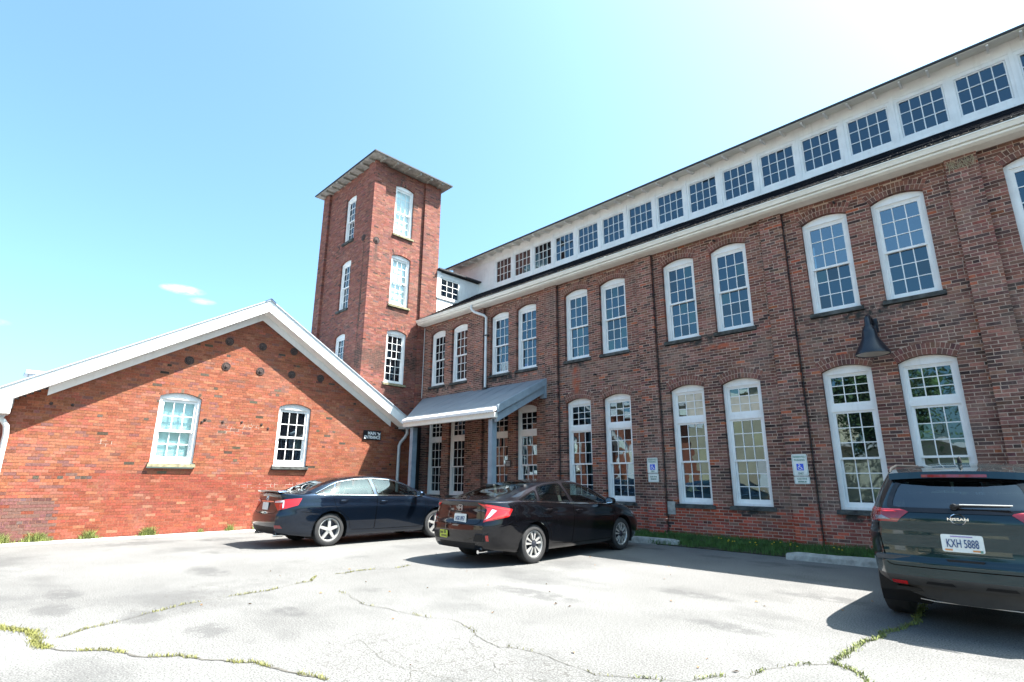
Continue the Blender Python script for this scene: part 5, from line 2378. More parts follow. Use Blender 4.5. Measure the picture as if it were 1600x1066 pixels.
# letter H badge in a rounded frame
q = MB()
for (a, b, w_) in (((-.030, -.030), (-.022, .030), .009), ((.030, -.030), (.022, .030), .009), ((-.026, .0), (.026, .0), .009)):
    q.beam((a[0], -.004, a[1]), (b[0], -.004, b[1]), w_, .006, (0, 1, 0))
fr_ = roundpoly([(-.042, -.046), (.042, -.046), (.052, .046), (-.052, .046)], .02, 5)
for a, b in zip(fr_, fr_[1:] + fr_[:1]):
    if math.dist(a, b) > 1e-4:
        q.beam((a[0], -.004, a[1]), (b[0], -.004, b[1]), .008, .006, (0, 1, 0))
em = q.build('badge', M['alloy'], civic)
em.location = (shc.hit((-3, -.05, .915), (1, 0, 0))[0][0] - .002, -.05, .915)
em.rotation_euler = (0, 0, -math.pi / 2)
plate(civic, shc.hit((-3, .30, .48), (1, 0, 0))[0][0] - .014, .30, .48, 0, 's', None, M['plateyellow'], .24, .12, [(-.06, .02, .09, .04, M['weed']), (.05, .03, .08, .05, M['weedgreen']), (.02, -.03, .17, .03, M['weed'])], 'bumper_sticker', rz=R(-8))
q = MB()
q.tube([(-.99, -.50, .235), (-.80, -.50, .235)], .028, 10)
q.build('exhaust_pipe', M['chrome'], civic, smooth=True)

# ---------------------------------------------------------------- navy saloon by the gabled building
KA = [(-1.10, .735, .28, 1.02, .68, 1.06, 1.095), (-.92, .80, .27, 1.032, .69, 1.075, 1.112), (-.68, .858, .25, 1.045, .69, 1.09, 1.128), (-.46, .89, .22, 1.05, .69, 1.13, 1.168),
      (-.15, .908, .21, 1.048, .665, 1.24, 1.285), (.2, .91, .20, 1.04, .63, 1.34, 1.39), (.6, .91, .20, 1.03, .60, 1.395, 1.445), (1.05, .91, .20, 1.018, .59, 1.415, 1.468),
      (1.5, .91, .20, 1.006, .60, 1.39, 1.448), (1.85, .91, .20, .995, .635, 1.30, 1.375), (2.2, .91, .20, .98, .68, 1.165, 1.245), (2.52, .908, .20, .95, .72, 1.02, 1.095),
      (2.85, .90, .20, .90, .73, .955, 1.01), (3.2, .88, .19, .83, .70, .875, .925), (3.5, .83, .19, .73, .63, .78, .82), (3.7, .76, .2, .62, .56, .66, .70)]
REAR_A = [(.2, -.94), (.36, -1.05), (.52, -1.08), (.64, -1.07), (.72, -1.03), (.85, -1.0), (1.0, -.985), (1.07, -1.01), (1.13, -.98)]
FRONT_A = [(.18, 3.5), (.35, 3.66), (.5, 3.70), (.65, 3.66), (.78, 3.52), (.9, 3.35), (1.0, 3.25)]
cam_ = dict(name='sedan', label='dark navy sedan with silver five spoke wheels parked beside the gabled brick building', loc=(-12.19, -6.14, 0), rz=math.pi / 2 - R(1.2),
            keys=KA, rear=REAR_A, front=FRONT_A, xa=-.5, xb=3.1, bulge=.05, wb=2.775, rad=.334, rim=.235, tw=.215, w=.91, style='five', paint=M['camry'],
            glass=[('front_side_window', sideglass(KA, 1.12, 2.36, .018, .03, -.06, -.34)),
                   ('rear_side_window', sideglass(KA, .05, 1.02, .018, .03, .12, -.06)),
                   ('quarter_window', [(-.38, 1.07), (-.02, 1.062), (.11, 1.285), (-.06, 1.21)])],
            backlight=roundpoly([(-.62, -.52), (-.62, .52), (.30, .48), (.30, -.48)], .1, 6),
            windscreen=roundpoly([(1.62, -.50), (1.62, .50), (2.56, .66), (2.56, -.66)], .1, 6),
            doors=[('front_door', [(1.05, .30), (2.30, .30), (2.42, .60), (2.42, .955), (1.10, 1.005), (1.07, .60)]),
                   ('rear_door', [(.47, .32), (1.04, .30), (1.06, .60), (1.09, 1.005), (.02, 1.03), (.10, .78), (.40, .56)])],
            lamps=[],
            seams=[([(-.62, 1.06), (-.64, 1.02)], (0, 2)), ([(.50, 1.08), (.56, .74), (.50, .68), (0.0, .67)], (1, 2)), ([(-.66, .72), (-.42, .70)], (0, 2)), ([(2.46, .93), (2.52, .70)], (0, 2))],
            chromelines=[[(x, float(pchip(np.array(KA)[:, 0], np.array(KA)[:, 3], np.array([x]))[0]) + .006) for x in np.linspace(-.34, 2.4, 24)],
                         [(-.36, 1.085), (-.15, 1.175), (.0, 1.24), (.2, 1.315), (.6, 1.375), (1.05, 1.395), (1.5, 1.37), (1.85, 1.275)]])
camry, sha = sedan(cam_)
sedan_common(camry, sha, cam_)
interior(camry, -.3, 2.4, .70, .90, 1.95)
seatset(camry, [(1.25, (-.37, .37)), (.36, (-.40, .40))], .84)
for sg in (-1, 1):
    mirror_part(camry, 2.16, sg * .91, 1.05, sg, M['camry'])
    handle(camry, sha, 1.26, .895, sg, M['camry'])
    handle(camry, sha, .27, .925, sg, M['camry'])
    decal(sha, [(sg * .60, .40), (sg * .72, .40), (sg * .70, .46), (sg * .60, .46)], (1, 2), 1, .004, 'reflector', M['darkred'], camry, .03)
decal(sha, [(-.50, .30), (.50, .30), (.60, .42), (-.60, .42)], (1, 2), 1, .004, 'bumper_diffuser', M['blackplastic'], camry, .05)
decal(sha, [(-.34, .90), (.34, .90), (.34, .925), (-.34, .925)], (1, 2), 1, .006, 'trunk_garnish', M['chrome'], camry, .04)
q = MB()
q.hexa([(-1.03, -.60, 1.10), (-.88, -.60, 1.115), (-.88, .60, 1.115), (-1.03, .60, 1.10), (-1.06, -.58, 1.135), (-.90, -.58, 1.135), (-.90, .58, 1.135), (-1.06, .58, 1.135)])
q.build('spoiler', M['camry'], camry)
plate(camry, sha.hit((-3, 0, .82), (1, 0, 0))[0][0] - .016, .0, .82, R(-4), 'p', None, M['signwhite'])
q = MB()
q.lathe([(.045, 0), (.052, -.006), (.058, 0)], 24, 'y')
q.lathe([(.018, 0), (.023, -.006), (.028, 0)], 20, 'y', (0, 0, .012))
em = q.build('badge', M['chrome'], camry)
em.location = (sha.hit((-3, 0, .985), (1, 0, 0))[0][0] - .002, 0, .985)
em.rotation_euler = (0, 0, -math.pi / 2)
q = MB()
for (y) in (-.52, .52):
    q.tube([(-1.05, y, .255), (-.85, y, .255)], .03, 10)
q.build('exhaust_pipe', M['chrome'], camry, smooth=True)

for sg in (-1, 1):
    decal(sha, [(-.46, .885), (-.435, .945), (-.13, .97), (.134, .985), (.085, .85), (-.106, .79), (-.304, .745)], 'diag', sg, .007, 'tail_light', M['red'], camry, .012)
    decal(sha, [(-.44, .892), (-.425, .93), (-.20, .95), (-.19, .90), (-.30, .90)], 'diag', sg, .011, 'reversing_lens', M['clearlens'], camry, .012)
    decal(sha, [(-.215, .93), (-.185, .95), (-.175, .80), (-.205, .79)], 'diag', sg, .012, 'light_bar', M['clearlens'], camry, .010)
# ---------------------------------------------------------------- teal SUV at the right
KS = [(-1.0, .75, .43, 1.06, .545, 1.42, 1.45), (-.75, .80, .43, 1.06, .575, 1.465, 1.505), (-.4, .845, .40, 1.055, .60, 1.49, 1.545), (0, .87, .30, 1.04, .61, 1.51, 1.575), (.5, .875, .28, 1.03, .61, 1.525, 1.595),
      (1.0, .875, .27, 1.02, .61, 1.525, 1.60), (1.5, .875, .27, 1.01, .61, 1.495, 1.57), (1.95, .875, .27, 1.0, .635, 1.37, 1.46), (2.35, .875, .27, .99, .69, 1.15, 1.23),
      (2.6, .87, .27, .98, .72, 1.02, 1.085), (2.95, .86, .26, .94, .71, .985, 1.03), (3.3, .83, .25, .86, .65, .90, .95), (3.6, .75, .26, .70, .57, .74, .78)]
REAR_S = [(.36, -.86), (.42, -.93), (.52, -.985), (.64, -.985), (.69, -.955), (.80, -.945), (.92, -.945), (1.02, -.955), (1.10, -.935), (1.2, -.865), (1.35, -.75), (1.45, -.68), (1.5, -.66)]
FRONT_S = [(.25, 3.45), (.5, 3.62), (.7, 3.62), (.85, 3.5), (1.0, 3.35)]
suv = thing('suv', 'dark teal SUV seen from behind with a roof spoiler and rear wiper', 'car', (-.80, -4.36, 0), math.pi / 2)
shs = Shell(KS, REAR_S, FRONT_S, -.30, 3.0, .07)
sm = {'body': M['suv'], 'hole': None}
for x in (0, 2.70):
    shs.cut('hole', circ(x, .36, .42), (0, 2), lambda C: (np.abs(C[:, 1]) > .5) & (C[:, 2] < 1.0), (0,), .04)
for nm, poly in (('front_side_window', sideglass(KS, 1.10, 2.42, .02, .035, -.05, -.36)), ('rear_side_window', sideglass(KS, .12, 1.02, .02, .035, .04, -.05)),
                 ('quarter_window', sideglass(KS, -.52, .03, .06, .05, .12, .03))):
    shs.cut(nm, poly, (0, 2), lambda C: np.abs(C[:, 1]) > .4, (0,))
    sm[nm] = M['carglassdark']
shs.cut('rear_window', roundpoly([(-.56, 1.115), (.56, 1.115), (.47, 1.40), (-.47, 1.40)], .09, 6), (1, 2), lambda C: C[:, 0] < -.55, (0,))
sm['rear_window'] = M['carglassdark']
shs.cut('windscreen', roundpoly([(1.72, -.56), (1.72, .56), (2.55, .68), (2.55, -.68)], .1, 6), (0, 1), lambda C: (C[:, 2] > .98) & (C[:, 0] > 1.2), (0,))
sm['windscreen'] = M['carglass']
shs.cut('lower_bumper', [(-2, .2), (2, .2), (2, .515), (-2, .515)], (1, 2), lambda C: C[:, 0] < -.55, (0,))
sm['lower_bumper'] = M['greyplastic']
shs.cut('tailgate', roundpoly([(-.62, .60), (.62, .60), (.66, .93), (.60, 1.44), (-.60, 1.44), (-.66, .93)], .06, 5), (1, 2), lambda C: C[:, 0] < -.5, (0,))
sm['tailgate'] = M['suv']
for nm, poly in (('front_door', [(1.02, .36), (2.35, .36), (2.46, .70), (2.46, .97), (1.08, .99)]), ('rear_door', [(.48, .38), (1.01, .36), (1.07, .99), (.10, 1.01), (.18, .80), (.42, .62)])):
    shs.cut(nm, poly, (0, 2), lambda C: np.abs(C[:, 1]) > .55, (0,))
    sm[nm] = M['suv']
shs.cut('sill_cladding', [(-.9, .2), (3.6, .2), (3.6, .40), (-.9, .40)], (0, 2), lambda C: np.abs(C[:, 1]) > .5, (0,))
sm['sill_cladding'] = M['greyplastic']
shs.tree()
shs.emit(suv, sm)
wheel_wells(suv, (0, 2.70), .425, .835, .36, .36)
for x in (0, 2.70):
    for sg in (-1, 1):
        wheel_parts(suv, x, sg * .745, sg, .36, .24, .235, 'five', M)
        q = MB()
        ribbon(shs, [(x + .445 * math.cos(a_), .36 + .445 * math.sin(a_)) for a_ in np.linspace(.12, math.pi - .12, 40)], (0, 2), sg, .05, .006, 0, q)
        q.build('wheel_arch_lip', M['greyplastic'], suv)
interior(suv, -.5, 2.4, .70, .95, 1.95)
seatset(suv, [(1.25, (-.37, .37)), (.35, (-.40, 0, .40))], .95)
q = MB()
ribbon(shs, roundpoly([(-.62, .60), (.62, .60), (.66, .93), (.60, 1.44), (-.60, 1.44), (-.66, .93)], .06, 5), (1, 2), 1, .008, .002, 0, q, True)
q.build('panel_gap', M['gap'], suv)
q = MB()
ribbon(shs, roundpoly([(-.56, 1.115), (.56, 1.115), (.47, 1.40), (-.47, 1.40)], .09, 6), (1, 2), 1, .05, .004, 0, q, True)
q.build('glass_seal', M['glassblack'], suv)
q = MB()
pts = []
for t in np.linspace(-1, 1, 11):
    pts.append((t * .60, -.93 + .16 * abs(t) ** 3, .285 + .10 * abs(t) ** 3))
for a, b in zip(pts, pts[1:]):
    q.hexa([(a[1] + .05, a[0], a[2]), (-.55, a[0], a[2] + .02), (-.55, b[0], b[2] + .02), (b[1] + .05, b[0], b[2]),
            (a[1] - .01, a[0], .45), (-.55, a[0], .45), (-.55, b[0], .45), (b[1] - .01, b[0], .45)])
q.build('rear_valance', M['greyplastic'], suv, smooth=True)
# spoiler with high brake light
q = MB()
pts = []
for t in np.linspace(-1, 1, 13):
    pts.append((t * .54, -.83 + .10 * abs(t) ** 2.5, 1.455 - .02 * t * t))
for a, b in zip(pts, pts[1:]):
    q.hexa([(a[1], a[0], a[2] - .035), (-.50, a[0], a[2] - .03), (-.50, b[0], b[2] - .03), (b[1], b[0], b[2] - .035),
            (a[1] + .015, a[0], a[2] + .028), (-.42, a[0] * .97, a[2] + .078), (-.42, b[0] * .97, b[2] + .078), (b[1] + .015, b[0], b[2] + .028)])
q.build('spoiler', M['suv'], suv)
q = MB()
for t in np.linspace(-1, .8, 10):
    a, b = t * .25, (t + .2) * .25
    xa_, xb_ = -.836 + .10 * abs(a / .54) ** 2.5, -.836 + .10 * abs(b / .54) ** 2.5
    q.hexa([(xa_, a, 1.425), (xa_ + .02, a, 1.425), (xb_ + .02, b, 1.425), (xb_, b, 1.425), (xa_ + .004, a, 1.451), (xa_ + .02, a, 1.451), (xb_ + .02, b, 1.451), (xb_ + .004, b, 1.451)])
q.build('brake_light', M['darkred'], suv)
for sg in (-1, 1):
    q = MB()
    q.tube([(-.55, sg * .56, 1.475), (-.42, sg * .57, 1.515), (-.1, sg * .575, 1.555), (1.2, sg * .575, 1.575), (1.5, sg * .57, 1.54)], [.008, .014, .014, .014, .008], 8)
    q.build('roof_rail', M['blackplastic'], suv, smooth=True)
    decal(shs, [(sg * .475, .43), (sg * .60, .43), (sg * .60, .465), (sg * .475, .465)], (1, 2), 1, .005, 'reflector', M['red'], suv, .03)
    decal(shs, [(-.43, 1.10), (-.33, 1.125), (.02, 1.128), (.21, 1.112), (.21, 1.06), (.0, 1.0), (-.357, 1.0)], 'diag', sg, .007, 'tail_light', M['darkred'], suv, .012)
    decal(shs, [(-.36, 1.092), (-.30, 1.105), (.02, 1.108), (.18, 1.095), (.18, 1.085), (.0, 1.09), (-.30, 1.085)], 'diag', sg, .010, 'light_bar', M['red'], suv, .010)
    decal(shs, [(-.33, 1.012), (-.16, 1.010), (-.13, 1.05), (-.24, 1.058)], 'diag', sg, .010, 'reversing_lens', M['greylens'], suv, .012)
    decal(shs, [(-.06, 1.008), (.0, 1.008), (.19, 1.062), (.16, 1.07), (-.04, 1.045)], 'diag', sg, .010, 'turn_lens', M['dimamber'], suv, .012)
    mirror_part(suv, 2.2, sg * .88, 1.06, sg, M['suv'], 1.1)
    decal(shs, [(sg * .10, .455), (sg * .33, .455), (sg * .31, .48), (sg * .12, .48)], (1, 2), 1, .004, 'diffuser_fin', M['blackplastic'], suv, .03)
q = MB()
q.lathe([(.022, 0), (.018, .05), (.0, .075)], 10, 'z', (-.15, 0, 1.57))
q.build('roof_aerial', M['blackplastic'], suv, smooth=True)
h_, n_ = shs.hit((-3, .0, 1.165), (1, 0, 0))
q = MB()
q.tube([(h_[0] - .03, .02, 1.155), (h_[0] - .045, -.05, 1.165), (h_[0] - .03, -.38, 1.168)], [.022, .014, .007], 8)
q.lathe([(.0, -.03), (.028, -.025), (.03, .02)], 12, 'x', (h_[0] - .02, .02, 1.153))
q.build('rear_wiper', M['blackplastic'], suv, smooth=True)
q = MB()
q.tube([(h_[0] - .056, -.03, 1.176), (h_[0] - .046, -.40, 1.178)], .006, 6)
q.build('wiper_blade', M['alloy'], suv)
h_, n_ = shs.hit((-3, .0, 1.045), (1, 0, 0))
q = MB()
q.lathe([(.047, 0), (.052, -.008), (.058, 0)], 30, 'y')
em = q.build('badge', M['chrome'], suv)
em.location = (h_[0] - .006, 0, 1.045)
em.rotation_euler = (0, 0, -math.pi / 2)
em.scale = (1.05, 1, .88)
tx_ = text_obj('NISSAN', .034, M['chrome'], em, 'lettering', width=.148, offset=.0008)
tx_.location = (0, -.006, -.0)
h_, n_ = shs.hit((-3, .0, .83), (1, 0, 0))
plate(suv, h_[0] - .012, .0, .835, R(-2), 'p', 'KXH 5888', M['signwhite'], deco=[(-.105, -.058, .055, .014, simple('plate_orange', (.55, .22, .07), .5)), (.095, -.058, .055, .014, simple('plate_orange', (.55, .22, .07), .5)),
                                                                  (.128, -.062, .02, .02, M['signgreen']), (0, .06, .16, .010, simple('plate_violet', (.25, .2, .4), .5))])
q = MB()
q.hexa([(h_[0] - .02, -.11, .655), (h_[0] + .02, -.11, .655), (h_[0] + .02, .11, .655), (h_[0] - .02, .11, .655),
        (h_[0] - .02, -.14, .69), (h_[0] + .02, -.14, .69), (h_[0] + .02, .14, .69), (h_[0] - .02, .14, .69)])
q.build('gate_handle_recess', M['blackplastic'], suv)
q = MB()
q.tube([(-.82, -.42, .29), (-.86, -.3, .285), (-.86, .3, .285), (-.82, .42, .29)], .005, 8)
q.build('bumper_trim', M['alloy'], suv, smooth=True)


# ================================================================ SMALL THINGS
# wall lamp
lx, lz = -2.19, 3.66
lamp = thing('wall_lamp', 'navy bell shaped barn lamp hanging on the mill wall between two window storeys', 'wall lamp', (lx, 0, 4.2))
q = MB()
q.lathe([(.03, .56), (.075, .55), (.09, .50), (.115, .47), (.125, .40), (.13, .33), (.15, .28), (.19, .20), (.24, .11), (.278, .045), (.285, .02), (.285, .0), (.27, .0), (.255, .05), (.11, .30)], 36, 'z', (0, -.38, lz - 4.2))
q.build('lamp_shade', M['lampblue'], lamp, smooth=True)
q = MB()
q.lathe([(.0, .02), (.15, .018), (.265, .012)], 30, 'z', (0, -.38, lz - 4.2))
q.build('lamp_lens', M['lens'], lamp, smooth=True)
q = MB()
q.tube([(0, -.02, .12), (0, -.14, .20), (0, -.28, .22), (0, -.37, .16), (0, -.38, .0)], [.05, .045, .042, .05, .06], 10)
q.tube([(.03, -.02, .06), (.05, -.14, -.12), (.06, -.24, -.30)], .035, 8)
q.build('lamp_arm', M['lampblue'], lamp, smooth=True)
q = MB()
q.box(-.07, .09, -.03, -.002, -.06, .22)
q.build('wall_plate', M['lampblue'], lamp)


# accessible parking signs
def parking_sign(x, z, label, w, h, h2):
    t = thing('parking_sign', label, 'sign', (x, -.128, z), 0, 'reserved parking signs on the mill wall')
    q = MB()
    q.prism([(a, 0, b) for a, b in roundpoly([(-w / 2, -h / 2), (w / 2, -h / 2), (w / 2, h / 2), (-w / 2, h / 2)], .03, 5)], (0, .004, 0))
    q.build('sign_plate', M['signwhite'], t)
    q = MB()
    rect_frame(q, -w / 2 + .014, w / 2 - .014, -h / 2 + .014, h / 2 - .014, .004, -.0015, .001)
    q.build('sign_border', M['signgreen'], t)
    for s_, zz, ww in (('RESERVED', .155, .23), ('PARKING', .095, .20), ('ONLY', -.165, .10)):
        a_ = text_obj(s_, .055, M['signgreen'], t, 'lettering', width=ww, offset=.0012)
        a_.location = (0, -.002, zz * h / .42)
        a_.scale = (1, 1, .95)
    b = MB()
    b.box(-.065, .065, -.002, .001, -.105, .025)
    b.build('symbol_panel', M['signblue'], t)
    g = MB()
    c0 = (-.005, -.055)
    arc = [(c0[0] + .034 * math.cos(a), c0[1] + .034 * math.sin(a)) for a in np.linspace(math.pi * .62, math.pi * 1.92, 12)]
    for a_, b_ in zip(arc, arc[1:]):
        g.beam((a_[0], -.003, a_[1]), (b_[0], -.003, b_[1]), .010, .002, (0, 1, 0))
    for a_, b_ in (((-.012, .0), (-.008, -.045)), ((-.008, -.045), (.022, -.045)), ((.022, -.045), (.036, -.082)), ((.036, -.082), (.05, -.076)), ((-.011, -.018), (.016, -.018))):
        g.beam((a_[0], -.003, a_[1]), (b_[0], -.003, b_[1]), .010, .002, (0, 1, 0))
    g.lathe([(0, -.004), (.009, -.004), (.009, -.001)], 12, 'y', (-.014, 0, .010))
    g.build('wheelchair_symbol', M['letterwhite'], t)
    q = MB()
    zc = -h / 2 - .012 - h2 / 2
    q.prism([(a + .008, 0, b + zc) for a, b in roundpoly([(-w / 2, -h2 / 2), (w / 2, -h2 / 2), (w / 2, h2 / 2), (-w / 2, h2 / 2)], .025, 5)], (0, .004, 0))
    q.build('fine_plate', M['signwhite'], t)
    for s_, zz, ww in (('$250 FINE', .025, .19), ('MINIMUM', -.03, .15)):
        a_ = text_obj(s_, .045, M['signgreen'], t, 'lettering', width=ww, offset=.001)
        a_.location = (.008, -.002, zc + zz)
    q = MB()
    rect_frame(q, -w / 2 + .02, w / 2 - .004, zc - h2 / 2 + .010, zc + h2 / 2 - .010, .004, -.0015, .001)
    q.build('fine_border', M['signgreen'], t)
    return t


parking_sign(-3.765, 1.695, 'reserved parking sign with blue wheelchair symbol, the one nearer the teal SUV', .285, .42, .145)
parking_sign(-7.08, 1.735, 'reserved parking sign with blue wheelchair symbol, the one just past the black sedan', .285, .36, .20)

# main entrance sign on the gabled building
ms_ = thing('entrance_sign', 'small black MAIN ENTRANCE sign with white letters and arrow on the gable wall', 'sign', (GX + .035, -2.31, 2.81), math.pi / 2)
q = MB()
q.box(-.335, .335, 0, .025, -.155, .155)
q.build('sign_plate', M['signblack'], ms_)
a_ = text_obj('MAIN', .15, M['letterwhite'], ms_, 'lettering', width=.30, offset=.003)
a_.location = (-.02, -.003, .055)
a_ = text_obj('ENTRANCE', .14, M['letterwhite'], ms_, 'lettering', width=.60, offset=.003)
a_.location = (0, -.003, -.075)
q = MB()
q.beam((.19, -.003, .10), (.27, -.003, .025), .028, .003, (0, 1, 0))
q.poly([(.20, -.0045, .005), (.295, -.0045, .005), (.295, -.0045, .10)])
q.build('arrow', M['letterwhite'], ms_)

pl = thing('wall_plaque', 'small dark plaque on the mill wall between two windows under the canopy', 'plaque', (-12.15, -.02, 1.86))
q = MB()
q.box(-.12, .12, -.012, .012, -.11, .11)
q.build('plaque_plate', M['signblack'], pl)
q = MB()
for z in (.06, .02, -.02, -.06):
    q.box(-.085, .085, -.0135, -.012, z - .006, z + .006)
q.build('plaque_lines', M['signwhite'], pl)


# concrete wheel stops
def wheel_stop(p0, p1, label, seed):
    t = thing('wheel_stop', label, 'wheel stop', ((p0[0] + p1[0]) / 2, (p0[1] + p1[1]) / 2, 0), math.atan2(p1[1] - p0[1], p1[0] - p0[0]), 'concrete wheel stops by the mill wall')
    L_ = math.dist(p0, p1)
    r_ = random.Random(seed)
    n_ = 14
    rows = []
    for i in range(n_ + 1):
        x = -L_ / 2 + L_ * i / n_
        j = lambda s_: r_.uniform(-s_, s_)
        e = .03 if i in (0, n_) else 0
        rows.append([(x, -.10 + e * .3 + j(.004), 0), (x, -.085 + e * .4 + j(.006), .085 - e * .4 + j(.004)), (x, -.06 + e * .3, .13 - e + j(.006)), (x, .06 - e * .3, .13 - e + j(.006)), (x, .085 - e * .4, .085 - e * .4), (x, .10 - e * .3, 0)])
    q = MB()
    for a, b in zip(rows, rows[1:]):
        for k_ in range(5):
            q.poly([a[k_], b[k_], b[k_ + 1], a[k_ + 1]])
    q.poly(rows[0])
    q.poly(rows[-1][::-1])
    q.build('concrete_block', M['concrete'], t)
    return t


wheel_stop((-8.6, -.66), (-6.28, -.53), 'grey concrete wheel stop in front of the black sedan', 1)
wheel_stop((-3.92, -.93), (-1.62, -.85), 'grey concrete wheel stop in front of the teal SUV', 2)


# ---------------------------------------------------------------- grass, weeds, cracks
def blades(pts, name, mat, hmin, hmax, wid=.007, lean=.5, seed=1):
    r_ = np.random.default_rng(seed)
    P = np.array(pts, float)
    n_ = len(P)
    h = r_.uniform(hmin, hmax, n_)
    a = r_.uniform(0, 2 * math.pi, n_)
    ln = r_.uniform(.1, lean, n_) * h
    b = r_.uniform(0, 2 * math.pi, n_)
    d = np.stack([np.cos(a), np.sin(a), np.zeros(n_)], 1) * wid / 2
    l_ = np.stack([np.cos(b), np.sin(b), np.zeros(n_)], 1) * ln[:, None]
    V = np.zeros((n_, 5, 3))
    V[:, 0] = P - d
    V[:, 1] = P + d
    mid = P + l_ * .35 + np.stack([0 * h, 0 * h, h * .6], 1)
    V[:, 2] = mid + d * .8
    V[:, 3] = mid - d * .8
    V[:, 4] = P + l_ + np.stack([0 * h, 0 * h, h], 1)
    f = (np.array([0, 1, 2, 3, 3, 2, 4])[None] + (np.arange(n_) * 5)[:, None]).ravel()
    me_ = fastmesh(name, V.reshape(-1, 3), f, np.tile([4, 3], n_))
    me_.materials.append(mat)
    o_ = link(bpy.data.objects.new(name, me_), None, 'stuff')
    return o_


pts = []
for i in range(26000):
    x = nrg.uniform(-9.3, 1.8)
    t = nrg.beta(1.0, 1.25)
    yf = -.60 - .028 * (x + 9.3) + .05 * math.sin(x * 3.1) + .04 * math.sin(x * 7.7)
    y = -.03 + (yf + .03) * t
    dens = .55 + .45 * math.sin(x * 2.3 + y * 5) * math.sin(x * 5.1)
    if nrg.random() > dens + .35:
        continue
    z = .015 + .16 * max(0, 1 + y / .62)
    pts.append((x, y, z))
g_ = blades(pts, 'grass', M['grass'], .05, .13, .009, .8, 3)
g_['label'] = 'green grass strip along the foot of the mill wall'
g_['category'] = 'grass'
# a few dandelions
q = MB()
for (x, y) in ((-5.35, -.42), (-5.1, -.5), (-4.35, -.3), (-3.95, -.35), (-4.7, -.6), (-3.2, -.35)):
    for k_ in range(3):
        q.lathe([(0, .012), (.014, .008), (.016, 0), (0, -.004)], 8, 'z', (x + rng.uniform(-.12, .12), y + rng.uniform(-.05, .05), .16 + rng.uniform(0, .06)))
dd = q.build('dandelions', simple('dandelion_yellow', (.6, .45, .02), .7, var=.1), None, 'stuff')
dd['label'] = 'yellow dandelion heads in the grass strip'
dd['category'] = 'flowers'

CR = {
    'A': [(-7.9, -11.7), (-7.44, -11.44), (-7.17, -11.32), (-6.65, -11.23), (-6.4, -11.25), (-6.01, -11.03), (-5.64, -10.75), (-5.3, -10.47), (-5.0, -10.32), (-4.7, -10.09), (-4.39, -10.02), (-4.14, -9.94), (-3.97, -9.88)],
    'B': [(-6.6, -11.1), (-6.82, -10.79), (-7.0, -10.44), (-7.27, -9.97), (-7.41, -9.31), (-7.47, -8.87), (-7.68, -8.24), (-8.04, -8.02), (-8.03, -7.43), (-7.96, -6.42)],
    'C': [(-6.76, -8.29), (-6.14, -8.4), (-5.44, -8.37), (-4.95, -8.3), (-4.64, -8.17), (-4.37, -8.24), (-4.01, -8.39), (-3.68, -8.47), (-3.51, -8.37), (-3.07, -8.39), (-2.7, -8.43), (-2.25, -8.13), (-2.09, -7.88), (-1.89, -7.69), (-1.88, -7.4), (-1.78, -7.17), (-1.58, -6.93)],
    'D': [(-1.56, -6.9), (-1.55, -6.59), (-1.55, -6.21), (-1.49, -5.81), (-1.43, -5.35), (-1.39, -4.46), (-1.45, -3.77)],
    'E': [(-1.56, -6.9), (-1.45, -6.93), (-1.28, -7.12), (-1.2, -7.5)],
    'F': [(-4.24, -8.27), (-3.95, -8.56), (-3.53, -8.75), (-3.21, -8.85), (-2.9, -9.1)],
    'G': [(-4.71, -9.21), (-3.89, -9.35), (-3.4, -9.24), (-3.1, -9.4)],
    'H': [(-4.01, -8.76), (-3.78, -9.01), (-3.7, -9.36), (-3.45, -9.7)],
}


def subdiv(pl_, amp, seed, n_=3):
    r_ = random.Random(seed)
    for k_ in range(n_):
        out = []
        for a, b in zip(pl_, pl_[1:]):
            L_ = math.dist(a, b)
            out += [a, ((a[0] + b[0]) / 2 + r_.uniform(-amp, amp) * L_, (a[1] + b[1]) / 2 + r_.uniform(-amp, amp) * L_)]
        out.append(pl_[-1])
        pl_ = out
    return pl_


FINE = {}
ck = MB()
for i, (k_, pl_) in enumerate(CR.items()):
    f_ = subdiv(pl_, .11, 10 + i)
    FINE[k_] = f_
    wd = {'A': .022, 'B': .009, 'C': .007, 'D': .025, 'E': .015}.get(k_, .004)
    r_ = random.Random(i)
    L_ = []
    for j, p in enumerate(f_):
        a, b = f_[max(0, j - 1)], f_[min(len(f_) - 1, j + 1)]
        dx, dy = b[0] - a[0], b[1] - a[1]
        l2 = math.hypot(dx, dy) + 1e-9
        w_ = wd * r_.uniform(.35, 1.3) / 2
        L_.append(((p[0] - dy / l2 * w_, p[1] + dx / l2 * w_, .004), (p[0] + dy / l2 * w_, p[1] - dx / l2 * w_, .004)))
    for a, b in zip(L_, L_[1:]):
        ck.poly([a[0], a[1], b[1], b[0]])
c_ = ck.build('crack_lines', M['crack'], None, 'structure')


def along(pl_, n_, spread, mask=None):
    seg = np.array(pl_)
    d = np.linalg.norm(np.diff(seg, axis=0), axis=1)
    cs = np.concatenate([[0], np.cumsum(d)])
    out = []
    for i in range(n_):
        s_ = nrg.uniform(0, cs[-1])
        if mask and not mask(s_ / cs[-1]):
            continue
        x = np.interp(s_, cs, seg[:, 0]) + nrg.normal(0, spread)
        y = np.interp(s_, cs, seg[:, 1]) + nrg.normal(0, spread)
        out.append((x, y, .003))
    return out


